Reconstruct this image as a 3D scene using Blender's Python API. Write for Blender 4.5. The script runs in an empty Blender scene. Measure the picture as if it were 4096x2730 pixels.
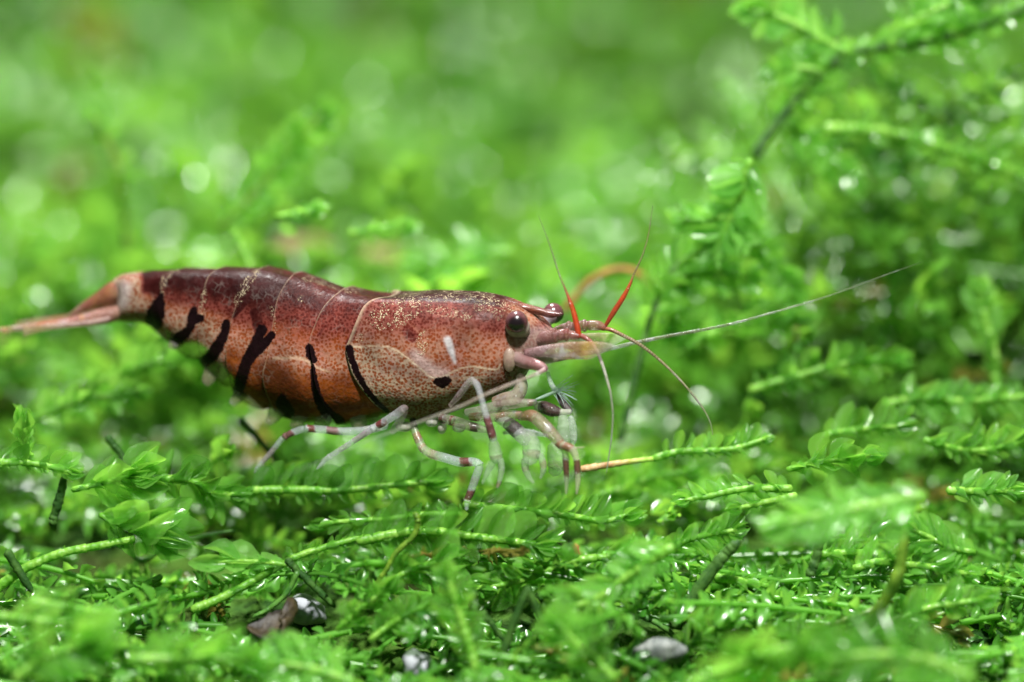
import bpy, math, random
import numpy as np
from mathutils import Matrix, Vector

# ------------------------------------------------------------------ camera, light, exposure
# 1 Blender unit is about 1 cm (1000 pixels of the 4096 px wide photograph at the shrimp).
SC = bpy.context.scene
COL = SC.collection
R = math.radians
PITCH = R(8.0)
LENS = 100.0
DIST = LENS / 36.0 * 4.096
FWD = np.array([0, math.cos(PITCH), -math.sin(PITCH)])
RIGHT = np.array([1.0, 0, 0])
UP = np.array([0, math.sin(PITCH), math.cos(PITCH)])
CAM = -DIST * FWD
cam = bpy.data.cameras.new('camera')
cam.lens = LENS; cam.sensor_width = 36.0
cam.clip_start = 0.1; cam.clip_end = 200
cam.dof.use_dof = True
cam.dof.focus_distance = DIST - 0.06
cam.dof.aperture_fstop = (LENS * 1e-3) / 0.56
cam_o = bpy.data.objects.new('camera', cam)
cam_o.location = CAM; cam_o.rotation_euler = (R(90) - PITCH, 0, 0)
COL.objects.link(cam_o); SC.camera = cam_o

world = bpy.data.worlds.new('World'); SC.world = world; world.use_nodes = True
wb = world.node_tree.nodes['Background']
wb.inputs[0].default_value = (0.62, 0.80, 0.74, 1); wb.inputs[1].default_value = 0.18

def area_lamp(name, loc, target, size, power, color):
    l = bpy.data.lights.new(name, 'AREA'); l.shape = 'DISK'; l.size = size
    l.energy = power; l.color = color
    o = bpy.data.objects.new(name, l); COL.objects.link(o)
    o.location = loc
    o.rotation_euler = (Vector(target) - Vector(loc)).to_track_quat('-Z', 'Y').to_euler()
area_lamp('aquarium_lamp', (0.6, -6.8, 9.8), (0, 0.2, -0.2), 1.2, 5000, (1.0, 0.985, 0.95))
area_lamp('added_bank_light', (-1.5, 5.5, 12.0), (0, 6.5, 0.6), 1.5, 4700, (1.0, 0.99, 0.96))  # unseen light added to brighten the moss bank behind

vs = SC.view_settings
vs.view_transform = 'Standard'; vs.look = 'None'; vs.exposure = 0.06; vs.gamma = 1.0
vs.use_curve_mapping = False
SC.render.engine = 'CYCLES'
cy = SC.cycles
cy.use_denoising = True
cy.use_adaptive_sampling = True; cy.adaptive_threshold = 0.02
cy.max_bounces = 5; cy.diffuse_bounces = 2; cy.glossy_bounces = 2
cy.transmission_bounces = 4; cy.transparent_max_bounces = 10
cy.sample_clamp_indirect = 4.0; cy.sample_clamp_direct = 0
cy.caustics_reflective = False; cy.caustics_refractive = False

RND = random.Random(7)
NPR = np.random.default_rng(11)

# ------------------------------------------------------------------ pixel -> place
def ray(px, py):
    return FWD * DIST + RIGHT * ((px - 2048) / 1000.0) + UP * ((1365 - py) / 1000.0)
def P(px, py, Y):
    """the point at depth Y that stands at this place of the photograph"""
    d = ray(px, py); return CAM + d * ((Y - CAM[1]) / d[1])
YAW = R(-14.0)
SF = np.array([math.cos(YAW), math.sin(YAW), 0])
SN = np.array([math.sin(YAW), -math.cos(YAW), 0])      # towards the viewer's side of the shrimp
SO = P(2000, 1400, 0.0)
def S(px, py, w=0.0):
    """a point on the plane parallel to the shrimp's midplane, w/1000 out to its near flank"""
    px = np.asarray(px, float); py = np.asarray(py, float); w = np.asarray(w, float)
    d = (FWD * DIST)[None] + RIGHT[None] * ((px.reshape(-1, 1) - 2048) / 1000) + UP[None] * ((1365 - py.reshape(-1, 1)) / 1000)
    k = (w.reshape(-1) / 1000.0 - (CAM - SO) @ SN) / (d @ SN)
    return CAM[None] + d * k[:, None]
def mirror(pts):
    h = (pts - SO) @ SN
    return pts - 2 * h[:, None] * SN[None]
def crop(ox, oy, s): return lambda x, y: (ox + x / s, oy + y / s)
c1 = crop(0, 1000, 2.613); c2 = crop(700, 1020, 2.148); c3 = crop(1300, 1080, 2.24)
c4 = crop(1900, 1050, 2.851); c5 = crop(1550, 1400, 2.24); c6 = crop(950, 1500, 2.941)
c7 = crop(2050, 750, 1.4255)

# ------------------------------------------------------------------ mesh helpers
def cr(pts, n):
    """Catmull-Rom through control points -> n samples and their control index"""
    p = np.asarray(pts, float); m = len(p)
    u = np.linspace(0, m - 1, n); i = np.minimum(u.astype(int), m - 2); f = (u - i)[:, None]
    e = np.vstack([2 * p[0] - p[1], p, 2 * p[-1] - p[-2]])
    a, b, c, d = e[i], e[i + 1], e[i + 2], e[i + 3]
    return 0.5 * ((2 * b) + (c - a) * f + (2 * a - 5 * b + 4 * c - d) * f ** 2 + (3 * b - a - 3 * c + d) * f ** 3), u
def lerp1(vals, u):
    return np.interp(u, np.arange(len(vals)), np.asarray(vals, float))
def smooth(a, b, x):
    t = np.clip((x - a) / (b - a), 0, 1); return t * t * (3 - 2 * t)
def frames(pts):
    t = np.gradient(pts, axis=0); t /= np.linalg.norm(t, axis=1)[:, None] + 1e-12
    n = np.zeros_like(pts); r = np.array([0.13, 0.31, 0.94])
    r = r - t[0] * (r @ t[0])
    for i in range(len(pts)):
        r = r - t[i] * (r @ t[i]); r /= np.linalg.norm(r) + 1e-12; n[i] = r
    return t, n, np.cross(t, n)
def tube_arrays(pts, rad, sides=8, cap=True, flat=None):
    t, n, b = frames(pts); N = len(pts)
    a = np.linspace(0, 2 * np.pi, sides, endpoint=False)
    rad = np.asarray(rad)
    f = 1.0 if flat is None else flat
    v = pts[:, None] + rad[:, None, None] * (np.cos(a)[None, :, None] * n[:, None] + f * np.sin(a)[None, :, None] * b[:, None])
    v = v.reshape(-1, 3)
    i = np.arange(N - 1)[:, None] * sides; j = np.arange(sides)[None]; j2 = (j + 1) % sides
    q = np.stack([i + j, i + j2, i + sides + j2, i + sides + j], -1).reshape(-1, 4)
    faces = [tuple(x) for x in q.tolist()]
    if cap:
        v = np.vstack([v, pts[:1] - t[:1] * rad[0] * .6, pts[-1:] + t[-1:] * rad[-1] * .6])
        k = N * sides
        for s in range(sides):
            s2 = (s + 1) % sides
            faces.append((k, s2, s)); faces.append((k + 1, (N - 1) * sides + s, (N - 1) * sides + s2))
    return v, faces
def new_mesh(name, v, faces, mat, smooth_shade=True):
    me = bpy.data.meshes.new(name)
    me.from_pydata([tuple(x) for x in np.asarray(v).tolist()], [], faces)
    if smooth_shade: me.polygons.foreach_set('use_smooth', [True] * len(me.polygons))
    me.materials.append(mat); me.update()
    return me
def quad_mesh(name, v, quads, mat):
    me = bpy.data.meshes.new(name); v = np.asarray(v, np.float32); quads = np.asarray(quads, np.int32)
    me.vertices.add(len(v)); me.vertices.foreach_set('co', v.ravel())
    me.loops.add(quads.size); me.loops.foreach_set('vertex_index', quads.ravel())
    me.polygons.add(len(quads)); me.polygons.foreach_set('loop_start', np.arange(0, quads.size, 4, dtype=np.int32))
    me.polygons.foreach_set('use_smooth', np.ones(len(quads), bool))
    me.materials.append(mat); me.update(calc_edges=True); me.validate()
    return me
def attr(me, name, cols):
    c = np.ones((len(me.vertices), 4), np.float32); cols = np.asarray(cols)
    c[:, :cols.shape[1]] = cols
    a = me.color_attributes.new(name, 'FLOAT_COLOR', 'POINT'); a.data.foreach_set('color', c.ravel())
def link(name, me, parent=None, loc=None, label=None):
    o = bpy.data.objects.new(name, me); COL.objects.link(o)
    if parent is not None: o.parent = parent
    if loc is not None: o.location = loc
    if label: o['label'] = label
    return o
def empty(name, loc, label, cat, group=None):
    o = bpy.data.objects.new(name, None); COL.objects.link(o); o.location = tuple(loc)
    o.empty_display_size = 0.05
    tag(o, label, cat, group); return o
def tag(o, label, cat, group=None):
    o['label'] = label; o['category'] = cat
    if group: o['group'] = group

# ------------------------------------------------------------------ materials
class NT:
    def __init__(s, name):
        s.m = bpy.data.materials.new(name); s.m.use_nodes = True; s.t = s.m.node_tree
        s.t.nodes.clear(); s.out = s.n('ShaderNodeOutputMaterial')
    def n(s, kind, **kw):
        x = s.t.nodes.new(kind)
        for k, v in kw.items(): setattr(x, k, v)
        return x
    def l(s, a, b): s.t.links.new(a, b)
    def put(s, sock, v):
        if hasattr(v, 'is_linked') or isinstance(v, bpy.types.NodeSocket): s.l(v, sock)
        else: sock.default_value = v if not isinstance(v, tuple) or len(v) != 3 or sock.type != 'RGBA' else (*v, 1)
    def mix(s, f, a, b, mode='MIX'):
        x = s.n('ShaderNodeMix', data_type='RGBA', blend_type=mode)
        s.put(x.inputs[0], f); s.put(x.inputs[6], a); s.put(x.inputs[7], b); return x.outputs[2]
    def math(s, op, a, b=0.0, clamp=False):
        x = s.n('ShaderNodeMath', operation=op, use_clamp=clamp); s.put(x.inputs[0], a); s.put(x.inputs[1], b); return x.outputs[0]
    def ramp(s, v, lo, hi, a=0.0, b=1.0):
        x = s.n('ShaderNodeMapRange', interpolation_type='SMOOTHSTEP')
        s.put(x.inputs[0], v); x.inputs[1].default_value = lo; x.inputs[2].default_value = hi
        x.inputs[3].default_value = a; x.inputs[4].default_value = b; return x.outputs[0]
    def noise(s, co, scale, detail=2.0, rough=.5):
        x = s.n('ShaderNodeTexNoise'); s.l(co, x.inputs['Vector']); x.inputs['Scale'].default_value = scale
        x.inputs['Detail'].default_value = detail; x.inputs['Roughness'].default_value = rough; return x.outputs[0]
    def voro(s, co, scale, feature='F1', rnd=1.0):
        x = s.n('ShaderNodeTexVoronoi', feature=feature); s.l(co, x.inputs['Vector']); x.inputs['Scale'].default_value = scale
        x.inputs['Randomness'].default_value = rnd; return x.outputs[0]
    def obj(s): return s.n('ShaderNodeTexCoord').outputs['Object']
    def pos(s): return s.n('ShaderNodeNewGeometry').outputs['Position']
    def attr(s, name):
        x = s.n('ShaderNodeVertexColor', layer_name=name); sp = s.n('ShaderNodeSeparateColor'); s.l(x.outputs[0], sp.inputs[0])
        return x.outputs[0], sp.outputs[0], sp.outputs[1], sp.outputs[2], x.outputs[1]
    def bump(s, h, dist, strength=1.0):
        x = s.n('ShaderNodeBump'); s.l(h, x.inputs['Height']); x.inputs['Distance'].default_value = dist
        x.inputs['Strength'].default_value = strength; return x.outputs[0]
    def bsdf(s, color, rough=.5, spec=.5, normal=None, **kw):
        x = s.n('ShaderNodeBsdfPrincipled'); s.put(x.inputs['Base Color'], color); s.put(x.inputs['Roughness'], rough)
        s.put(x.inputs['Specular IOR Level'], spec)
        if normal is not None: s.l(normal, x.inputs['Normal'])
        for k, v in kw.items(): s.put(x.inputs[k.replace('_', ' ')], v)
        return x.outputs[0]
    def mixs(s, f, a, b):
        x = s.n('ShaderNodeMixShader'); s.put(x.inputs[0], f); s.l(a, x.inputs[1]); s.l(b, x.inputs[2]); return x.outputs[0]
    def transp(s, c=(1, 1, 1)):
        x = s.n('ShaderNodeBsdfTransparent'); s.put(x.inputs[0], (*c, 1)); return x.outputs[0]
    def transl(s, c):
        x = s.n('ShaderNodeBsdfTranslucent'); s.put(x.inputs[0], c); return x.outputs[0]
    def done(s, sh): s.l(sh, s.out.inputs[0]); return s.m

def leaf_material(name, see_through, per_object, dark=(.030, .14, .011), light=(.145, .385, .042), tl=(.31, .62, .06), fine=True):
    k = NT(name)
    if per_object: rnd = k.n('ShaderNodeObjectInfo').outputs['Random']
    else: rnd = k.attr('tint')[1]
    co = k.obj() if per_object else k.pos()
    base = k.mix(rnd, dark, light)
    if not per_object:
        base = k.mix(k.attr('tint')[2], base, (.20, .13, .03))
    tcol = k.mix(rnd, (tl[0] * .55, tl[1] * .62, tl[2] * .6), tl)
    if not per_object:
        tcol = k.mix(k.attr('tint')[2], tcol, (.30, .19, .05))
    nrm = None
    if fine:
        cells = k.voro(co, 26.0 if per_object else 260.0, 'DISTANCE_TO_EDGE')
        nrm = k.bump(k.ramp(cells, 0, .12), .012 if per_object else .0012, .5)
        base = k.mix(k.ramp(cells, .0, .10, .35, 0), base, light)
    d = k.bsdf(base, .30, .6, nrm, Coat_Weight=.55 if fine else 1.0, Coat_Roughness=.13 if fine else .22)
    s = k.mixs(.50, d, k.transl(tcol))
    if see_through > 0: s = k.mixs(see_through, s, k.transp((.80, 1.0, .70)))
    return k.done(s)
M = {}
M['leaf'] = leaf_material('moss leaf', .42, True, (.06, .21, .018), (.19, .46, .06), (.34, .68, .08))
M['leaf_young'] = leaf_material('young moss leaf', .36, True, (.08, .28, .03), (.21, .49, .085), (.36, .70, .10))
M['leaf_far'] = leaf_material('moss carpet leaf', 0.0, False, fine=False)
M['leaf_low'] = leaf_material('low moss leaf', 0.0, False, (.032, .155, .013), (.145, .40, .05), (.29, .62, .07), fine=False)

def stem_material(name, a, b, trans=.35, per_object=True):
    k = NT(name); co = k.pos()
    n = k.noise(co, 22, 3); rings = k.noise(co, 60, 2)
    c = k.mix(k.ramp(n, .35, .65), a, b)
    c = k.mix(k.ramp(rings, .55, .75, 0, .35), c, (a[0] * .5, a[1] * .5, a[2] * .5))
    nrm = k.bump(k.noise(co, 90, 3), .006, .6)
    s = k.bsdf(c, .38 if trans else .6, .45 if trans else .15, nrm, Coat_Weight=.15 if trans else 0)
    if trans: s = k.mixs(trans, s, k.transl(c))
    return k.done(s)
M['stem'] = stem_material('moss stem', (.13, .37, .03), (.27, .53, .075), .45)
M['stem_olive'] = stem_material('old moss stem', (.07, .16, .012), (.14, .24, .02), .15)
M['stem_dark'] = stem_material('dark stalk', (.014, .050, .008), (.040, .10, .016), 0)
def orange_stem():
    k = NT('orange stem'); co = k.pos(); x = k.n('ShaderNodeSeparateXYZ'); k.l(co, x.inputs[0])
    c = k.mix(k.ramp(k.noise(co, 26, 3), .35, .65), (.24, .12, .04), (.36, .25, .12))
    f = k.math('ADD', x.outputs[0], k.math('MULTIPLY', k.math('SUBTRACT', k.noise(co, 14, 3), .5), .3))
    c = k.mix(k.ramp(f, .38, .60), c, (.20, .40, .04))
    return k.done(k.bsdf(c, .45, .3, k.bump(k.noise(co, 90, 3), .006, .6)))
M['stem_orange'] = orange_stem()
M['stem_brown'] = stem_material('brown twig', (.16, .065, .02), (.28, .12, .04), 0)
M['twig_thin'] = stem_material('green twig', (.035, .12, .02), (.08, .2, .03), .1)

def ground_material():
    k = NT('moss bed'); co = k.pos()
    c = k.mix(k.ramp(k.noise(co, 3.0, 5, .6), .35, .65), (.010, .035, .006), (.05, .11, .015))
    c = k.mix(k.ramp(k.noise(co, 1.3, 3), .58, .72, 0, .6), c, (.035, .028, .010))
    return k.done(k.bsdf(c, .8, .05, k.bump(k.noise(co, 14, 5), .12, .8)))
M['ground'] = ground_material()

def body_material():
    k = NT('shrimp shell'); co = k.obj()
    _, stripe, maroon, gold, _ = k.attr('pat_a')
    _, pale, brown, clear, _ = k.attr('pat_b')
    _, line, white, deep, _ = k.attr('pat_c')
    n1 = k.noise(co, 9, 4, .6); n2 = k.noise(co, 30, 3)
    warp = k.n('ShaderNodeVectorMath', operation='ADD')
    nn = k.n('ShaderNodeTexNoise'); k.l(co, nn.inputs['Vector']); nn.inputs['Scale'].default_value = 40
    sc = k.n('ShaderNodeVectorMath', operation='SCALE'); k.l(nn.outputs[1], sc.inputs[0]); sc.inputs[3].default_value = .012
    k.l(co, warp.inputs[0]); k.l(sc.outputs[0], warp.inputs[1]); wco = warp.outputs[0]
    v = k.voro(wco, 80, rnd=.85); dots = k.ramp(v, .34, .62, 1, 0)
    dots = k.math('MULTIPLY', dots, k.ramp(n2, .30, .50, .55, 1))
    tan = k.mix(k.ramp(n1, .35, .68), (.34, .25, .18), (.30, .185, .15))
    mid = k.mix(k.ramp(n1, .35, .65), (.25, .085, .055), (.30, .12, .09))
    c = k.mix(pale, mid, tan)
    c = k.mix(k.math('MULTIPLY', dots, .88), c, k.mix(n2, (.21, .052, .013), (.16, .030, .012)))
    bcol = k.mix(k.ramp(n2, .35, .7), (.21, .055, .013), (.115, .027, .009))
    c = k.mix(k.math('MULTIPLY', brown, .80), c, bcol)
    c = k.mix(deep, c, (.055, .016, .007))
    mw = k.math('ADD', maroon, k.math('MULTIPLY', k.math('SUBTRACT', n1, .5), .55))
    c = k.mix(k.ramp(mw, .10, .55, 0, .92), c, k.mix(dots, (.14, .036, .030), (.062, .010, .009)))
    c = k.mix(k.ramp(mw, .55, 1.02, 0, .95), c, k.mix(n2, (.009, .002, .002), (.034, .005, .005)))
    g = k.voro(wco, 135); gm = k.math('MULTIPLY', k.ramp(g, .30, .46, 1, 0), k.ramp(k.noise(co, 42, 3), .42, .54))
    gmask = k.math('MULTIPLY', gm, k.ramp(gold, .15, .6))
    c = k.mix(k.math('MULTIPLY', gmask, .8), c, (.54, .45, .30))
    net = k.ramp(k.voro(wco, 34, 'DISTANCE_TO_EDGE'), .02, .10, 1, 0)
    c = k.mix(k.math('MULTIPLY', net, k.ramp(k.noise(co, 12, 3), .50, .70, 0, .13)), c, (.40, .36, .32))
    c = k.mix(k.math('MULTIPLY', line, .75), c, (.62, .50, .36))
    c = k.mix(k.math('MULTIPLY', white, .8), c, (.52, .52, .54))
    sj = k.math('ADD', stripe, k.math('MULTIPLY', k.math('SUBTRACT', k.noise(co, 110, 2), .5), .9))
    c = k.mix(k.ramp(sj, .34, .72), c, k.mix(n2, (.003, .0015, .002), (.012, .004, .005)))
    h = k.math('ADD', k.math('MULTIPLY', k.noise(co, 60, 3), .5), k.math('MULTIPLY', gmask, .4))
    blot = k.ramp(k.noise(co, 5.5, 5, .65), .30, .70, .38, .94)
    hs = k.n('ShaderNodeHueSaturation'); hs.inputs['Value'].default_value = 1.0; k.l(blot, hs.inputs['Value']); k.l(c, hs.inputs['Color']); hs.inputs['Saturation'].default_value = 1.06
    c = hs.outputs[0]
    d = k.bsdf(c, k.ramp(n2, .3, .7, .32, .55), .06, k.bump(h, .010, .7))
    t = k.mixs(.4, d, k.transl(c))
    s = k.mixs(clear, d, t)
    s = k.mixs(k.math('MULTIPLY', k.math('MULTIPLY', clear, .85), k.math('SUBTRACT', 1.0, stripe)), s, k.transp((.93, .95, .84)))
    return k.done(s)
M['body'] = body_material()

def limb_material(name, mottle, fine):
    k = NT(name); co = k.obj()
    col, r, g, b, a = k.attr('pat')
    n = k.noise(co, 75, 4, .7); n2 = k.noise(co, 24, 4, .6)
    c = k.mix(k.ramp(n2, .38, .62, 0, mottle), col, k.mix(.72, col, (.10, .035, .035)))
    c = k.mix(k.ramp(n, .54, .66, 0, fine), c, k.mix(.6, c, (.13, .035, .02)))
    c = k.mix(k.math('MULTIPLY', k.ramp(k.noise(co, 16, 3), .55, .70, 0, .6), k.ramp(a, .6, .9, 1, 0)), c, (.48, .46, .54))
    glint_dots = k.ramp(k.voro(co, 36), .07, .12, 1, 0)  # small white glints painted into the limb colour as dots
    c = k.mix(k.math('MULTIPLY', glint_dots, .6), c, (.8, .84, .82))
    al = k.math('MULTIPLY', a, k.ramp(n2, .3, .7, .62, 1.15), True)
    al = k.math('ADD', al, k.math('MULTIPLY', glint_dots, .2), True)
    d = k.bsdf(c, .30, .4, k.bump(k.math('ADD', n, n2), .008, .6), Coat_Weight=.3, Coat_Roughness=.1)
    d = k.mixs(.35, d, k.transl(c))
    return k.done(k.mixs(al, k.transp((.93, .97, .93)), d))
M['limb'] = limb_material('translucent limb', .18, .45)
M['flesh'] = limb_material('mottled shell', .75, .60)

def simple(name, c1_, c2_, scale, rough=.5, spec=.5, bump=.0, **kw):
    k = NT(name); co = k.obj(); n = k.noise(co, scale, 4)
    return k.done(k.bsdf(k.mix(k.ramp(n, .35, .65), c1_, c2_), rough, spec, k.bump(n, bump, .8) if bump else None, **kw))
M['cornea'] = None
def cornea_material():
    k = NT('compound eye'); co = k.obj()
    _, pup, _, _, _ = k.attr('pat')
    n = k.voro(co, 160)
    c = k.mix(k.ramp(n, .2, .6), (.048, .014, .016), (.09, .034, .036))
    c = k.mix(pup, c, (.006, .003, .004))
    return k.done(k.bsdf(c, .25, .3, None, Coat_Weight=.45, Coat_Roughness=.04))
M['cornea'] = cornea_material()
M['pebble'] = simple('white pebble', (.30, .31, .34), (.17, .18, .20), 9, .7, .3, .03)
M['stone'] = simple('grey stone', (.07, .08, .08), (.17, .18, .17), 16, .7, .3, .03)
M['debris'] = simple('dead leaf', (.006, .004, .002), (.036, .024, .008), 12, .6, .4, .02)
M['litter'] = simple('brown litter', (.10, .07, .025), (.155, .11, .045), 6, .7, .3, .03)

# ------------------------------------------------------------------ the ground (structure)
GY = np.array([-4.0, -1.6, -1.0, -.45, 0, .4, 1, 2, 3, 4, 6.5, 9.5, 14])
GP = np.array([4500., 3180, 2940, 2600, 2320, 2190, 1990, 1730, 1490, 1270, 740, 200, -500])
GZ = np.array([P(2048, p, y)[2] for y, p in zip(GY, GP)])
def wav(x, y):
    return (np.sin(1.7 * x + .6 * y + 1) * .5 + np.sin(3.1 * x - 2.3 * y + 2) * .3 + np.sin(5.3 * y + 1.1 * x) * .25)
HOLES = [(1.45, 7.6, 1.35), (1.2, 6.3, .5), (-2.6, 9.2, .9), (-1.6, 9.0, .6), (.2, 9.0, .5), (.25, 6.6, .4), (1.5, 9.3, .9), (1.9, 2.6, .3), (-.9, 4.4, .35), (-2.3, 5.0, .4), (.6, 3.6, .35)]
def hole(x, y):
    v = np.zeros_like(np.asarray(x, float))
    for hx, hy, hr in HOLES: v = np.maximum(v, np.exp(-(((x - hx) / hr) ** 2 + ((y - hy) / (hr * 1.2)) ** 2)))
    return v
def H(x, y):
    x = np.asarray(x, float); y = np.asarray(y, float)
    amp = .03 + .27 * smooth(1.0, 4.0, y)
    return np.interp(y, GY, GZ) + amp * wav(x, y) - .75 * hole(x, y) + 1.15 * np.exp(-((x - 2.7) / .85) ** 2 - ((y - 2.5) / .75) ** 2)
gx = np.linspace(-7, 7, 121); gy = np.linspace(-4, 14, 151)
XX, YY = np.meshgrid(gx, gy)
ZZ = H(XX, YY) - .12 + .03 * np.sin(XX * 17 + YY * 5) * np.sin(YY * 13 - XX * 7)
nx_ = len(gx); idx = np.arange(nx_ * len(gy)).reshape(len(gy), nx_)
gq = np.stack([idx[:-1, :-1], idx[:-1, 1:], idx[1:, 1:], idx[1:, :-1]], -1).reshape(-1, 4)
ground = link('ground', quad_mesh('ground', np.stack([XX, YY, ZZ], -1).reshape(-1, 3), gq, M['ground']))
ground['kind'] = 'structure'; ground['label'] = 'dark mossy bed rising behind the shrimp'

# ------------------------------------------------------------------ moss fronds
def leaf_template(nx, ny, cup=.35, curl=.12, tip=.08, wide=.34, twist=0.0):
    xs = np.sin(np.linspace(0, 1, nx + 1) * np.pi / 2) ** .9; ys = np.linspace(-1, 1, ny + 1)
    wv = wide * np.sin(np.pi * np.clip(xs, 0, 1) ** .98) ** .62
    wv = np.maximum(wv, [.07 if x == 0 else 0.0 for x in xs]); wv[-1] = .03
    v = []
    for x, w in zip(xs, wv):
        for y in ys:
            yy = y * w; z = cup * yy * yy / wide - curl * x * x + twist * yy * x
            v.append((x * (1 + 0), yy, z))
    q = []
    for i in range(nx):
        for j in range(ny):
            a = i * (ny + 1) + j; q.append((a, a + 1, a + ny + 2, a + ny + 1))
    return np.array(v), np.array(q)
LEAF_T = [leaf_template(6, 4, .9, .10, wide=.31), leaf_template(6, 4, 1.2, .22, wide=.26), leaf_template(6, 4, .6, -.10, wide=.35),
          leaf_template(6, 4, 1.4, .30, wide=.23, twist=.4), leaf_template(6, 4, 1.0, .05, wide=.29, twist=-.35), leaf_template(6, 4, 1.6, .15, wide=.19)]
LEAF_ME = {}
for key in ('leaf', 'leaf_young'):
    LEAF_ME[key] = [quad_mesh('moss_leaf', v, q, M[key]) for v, q in LEAF_T]
FAR_T = [leaf_template(4, 2, 1.0, .15, wide=.30), leaf_template(4, 2, 1.2, .3, wide=.24)]

def unit(v): return v / (np.linalg.norm(v) + 1e-12)
def frond_frames(path, roll):
    t = np.gradient(path, axis=0); t /= np.linalg.norm(t, axis=1)[:, None]
    up = np.array([0, 0, 1.0]); u = up[None] - t * (t @ up)[:, None]
    bad = np.linalg.norm(u, axis=1) < .2
    u[bad] = np.array([0, -1.0, 0])[None] - t[bad] * (t[bad] @ np.array([0, -1.0, 0]))[:, None]
    u /= np.linalg.norm(u, axis=1)[:, None]
    b = np.cross(t, u)
    c, s = math.cos(roll), math.sin(roll)
    return t, c * u + s * b, -s * u + c * b
def leaf_set(path, L, spacing, roll, rnd, upper=1.0, lower=.6, lean=58, tip_n=4, start=.04, jitter=1.0, dens=1.0, app=0.0):
    """positions, axes, normals, lengths and template numbers of a frond's leaves"""
    seg = np.linalg.norm(np.diff(path, axis=0), axis=1); cum = np.concatenate([[0], np.cumsum(seg)]); tot = cum[-1]
    t, u, b = frond_frames(path, roll)
    out = []; s = tot * start; k = 0
    while s < tot:
        f = s / tot; side = 1 if k % 2 == 0 else -1
        size = (upper if side > 0 else lower)
        if size > 0 and rnd.random() < .96:
            i = np.array([np.interp(s, cum, path[:, a]) for a in range(3)])
            T = unit(np.array([np.interp(s, cum, t[:, a]) for a in range(3)]))
            U = unit(np.array([np.interp(s, cum, u[:, a]) for a in range(3)])); B = np.cross(T, U)
            th = R(rnd.gauss(0, 24 * jitter)) + (0 if side > 0 else math.pi)
            rad = math.cos(th) * U + math.sin(th) * B
            le = R((lean + rnd.gauss(0, 9 * jitter)) * (1 - .62 * max(0, (f - .78) / .22)))
            ax = unit(T * math.cos(le) + rad * math.sin(le))
            nb = B + (rnd.gauss(0, .38 * jitter)) * rad + rnd.gauss(0, .25 * jitter) * T
            if rnd.random() < .5: nb = -nb
            nb = unit(nb - ax * (nb @ ax))
            taper = min(1, .45 + f * 3.2) * (1 - .35 * max(0, (f - .8) / .2))
            out.append((i + rad * .006, ax, nb, L * size * taper * rnd.uniform(.8, 1.15), rnd.randrange(6), f))
        s += spacing * (.5 if lower > 0 else 1) * dens * rnd.uniform(.8, 1.2); k += 1
    if app > 0:
        s = tot * max(start, .02); k = 0
        while s < tot * .97:
            f = s / tot
            i = np.array([np.interp(s, cum, path[:, a]) for a in range(3)])
            T = unit(np.array([np.interp(s, cum, t[:, a]) for a in range(3)]))
            U = unit(np.array([np.interp(s, cum, u[:, a]) for a in range(3)])); B = np.cross(T, U)
            th = (1 if rnd.random() < .8 else -1) * R(90 + rnd.gauss(0, 38)); rad = math.cos(th) * U + math.sin(th) * B
            le = R(rnd.uniform(8, 24)); ax = unit(T * math.cos(le) + rad * math.sin(le)); nb = unit(rad - ax * (rad @ ax))
            out.append((i + rad * .011, ax, -nb, app * rnd.uniform(.8, 1.25), rnd.randrange(5), f))
            s += app * .95 * rnd.uniform(.7, 1.3); k += 1
    T, U, B = t[-1], u[-1], b[-1]
    for j in range(tip_n):
        th = 2 * math.pi * (j + rnd.random() * .6) / max(1, tip_n)
        rad = math.cos(th) * U + math.sin(th) * B; le = R(rnd.uniform(8, 32))
        ax = unit(T * math.cos(le) + rad * math.sin(le)); nb = unit(np.cross(ax, np.cross(rad, ax)) + .01 * B)
        out.append((path[-1] - T * L * .25, ax, nb, L * rnd.uniform(.55, .85), [0, 3, 5][rnd.randrange(3)], 1.0))
    return out
def scaled_stem(path, r0, r1, period=.032, sides=8):
    """a stem of overlapping leaf bases: a saw-tooth tube"""
    seg = np.linalg.norm(np.diff(path, axis=0), axis=1); cum = np.concatenate([[0], np.cumsum(seg)]); tot = cum[-1]
    n = max(2, int(tot / period)); ss = []; rr = []
    for i in range(n):
        f = i / n
        base = r0 + (r1 - r0) * f
        for q, m in ((0, .95), (.55, 1.0), (.92, 1.06)):
            ss.append((i + q) / n * tot); rr.append(base * m * (1 + .05 * math.sin(i * 2.1)))
    ss.append(tot); rr.append(r1 * .5)
    pts = np.stack([np.interp(ss, cum, path[:, a]) for a in range(3)], 1)
    return tube_arrays(pts, rr, sides)

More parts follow.
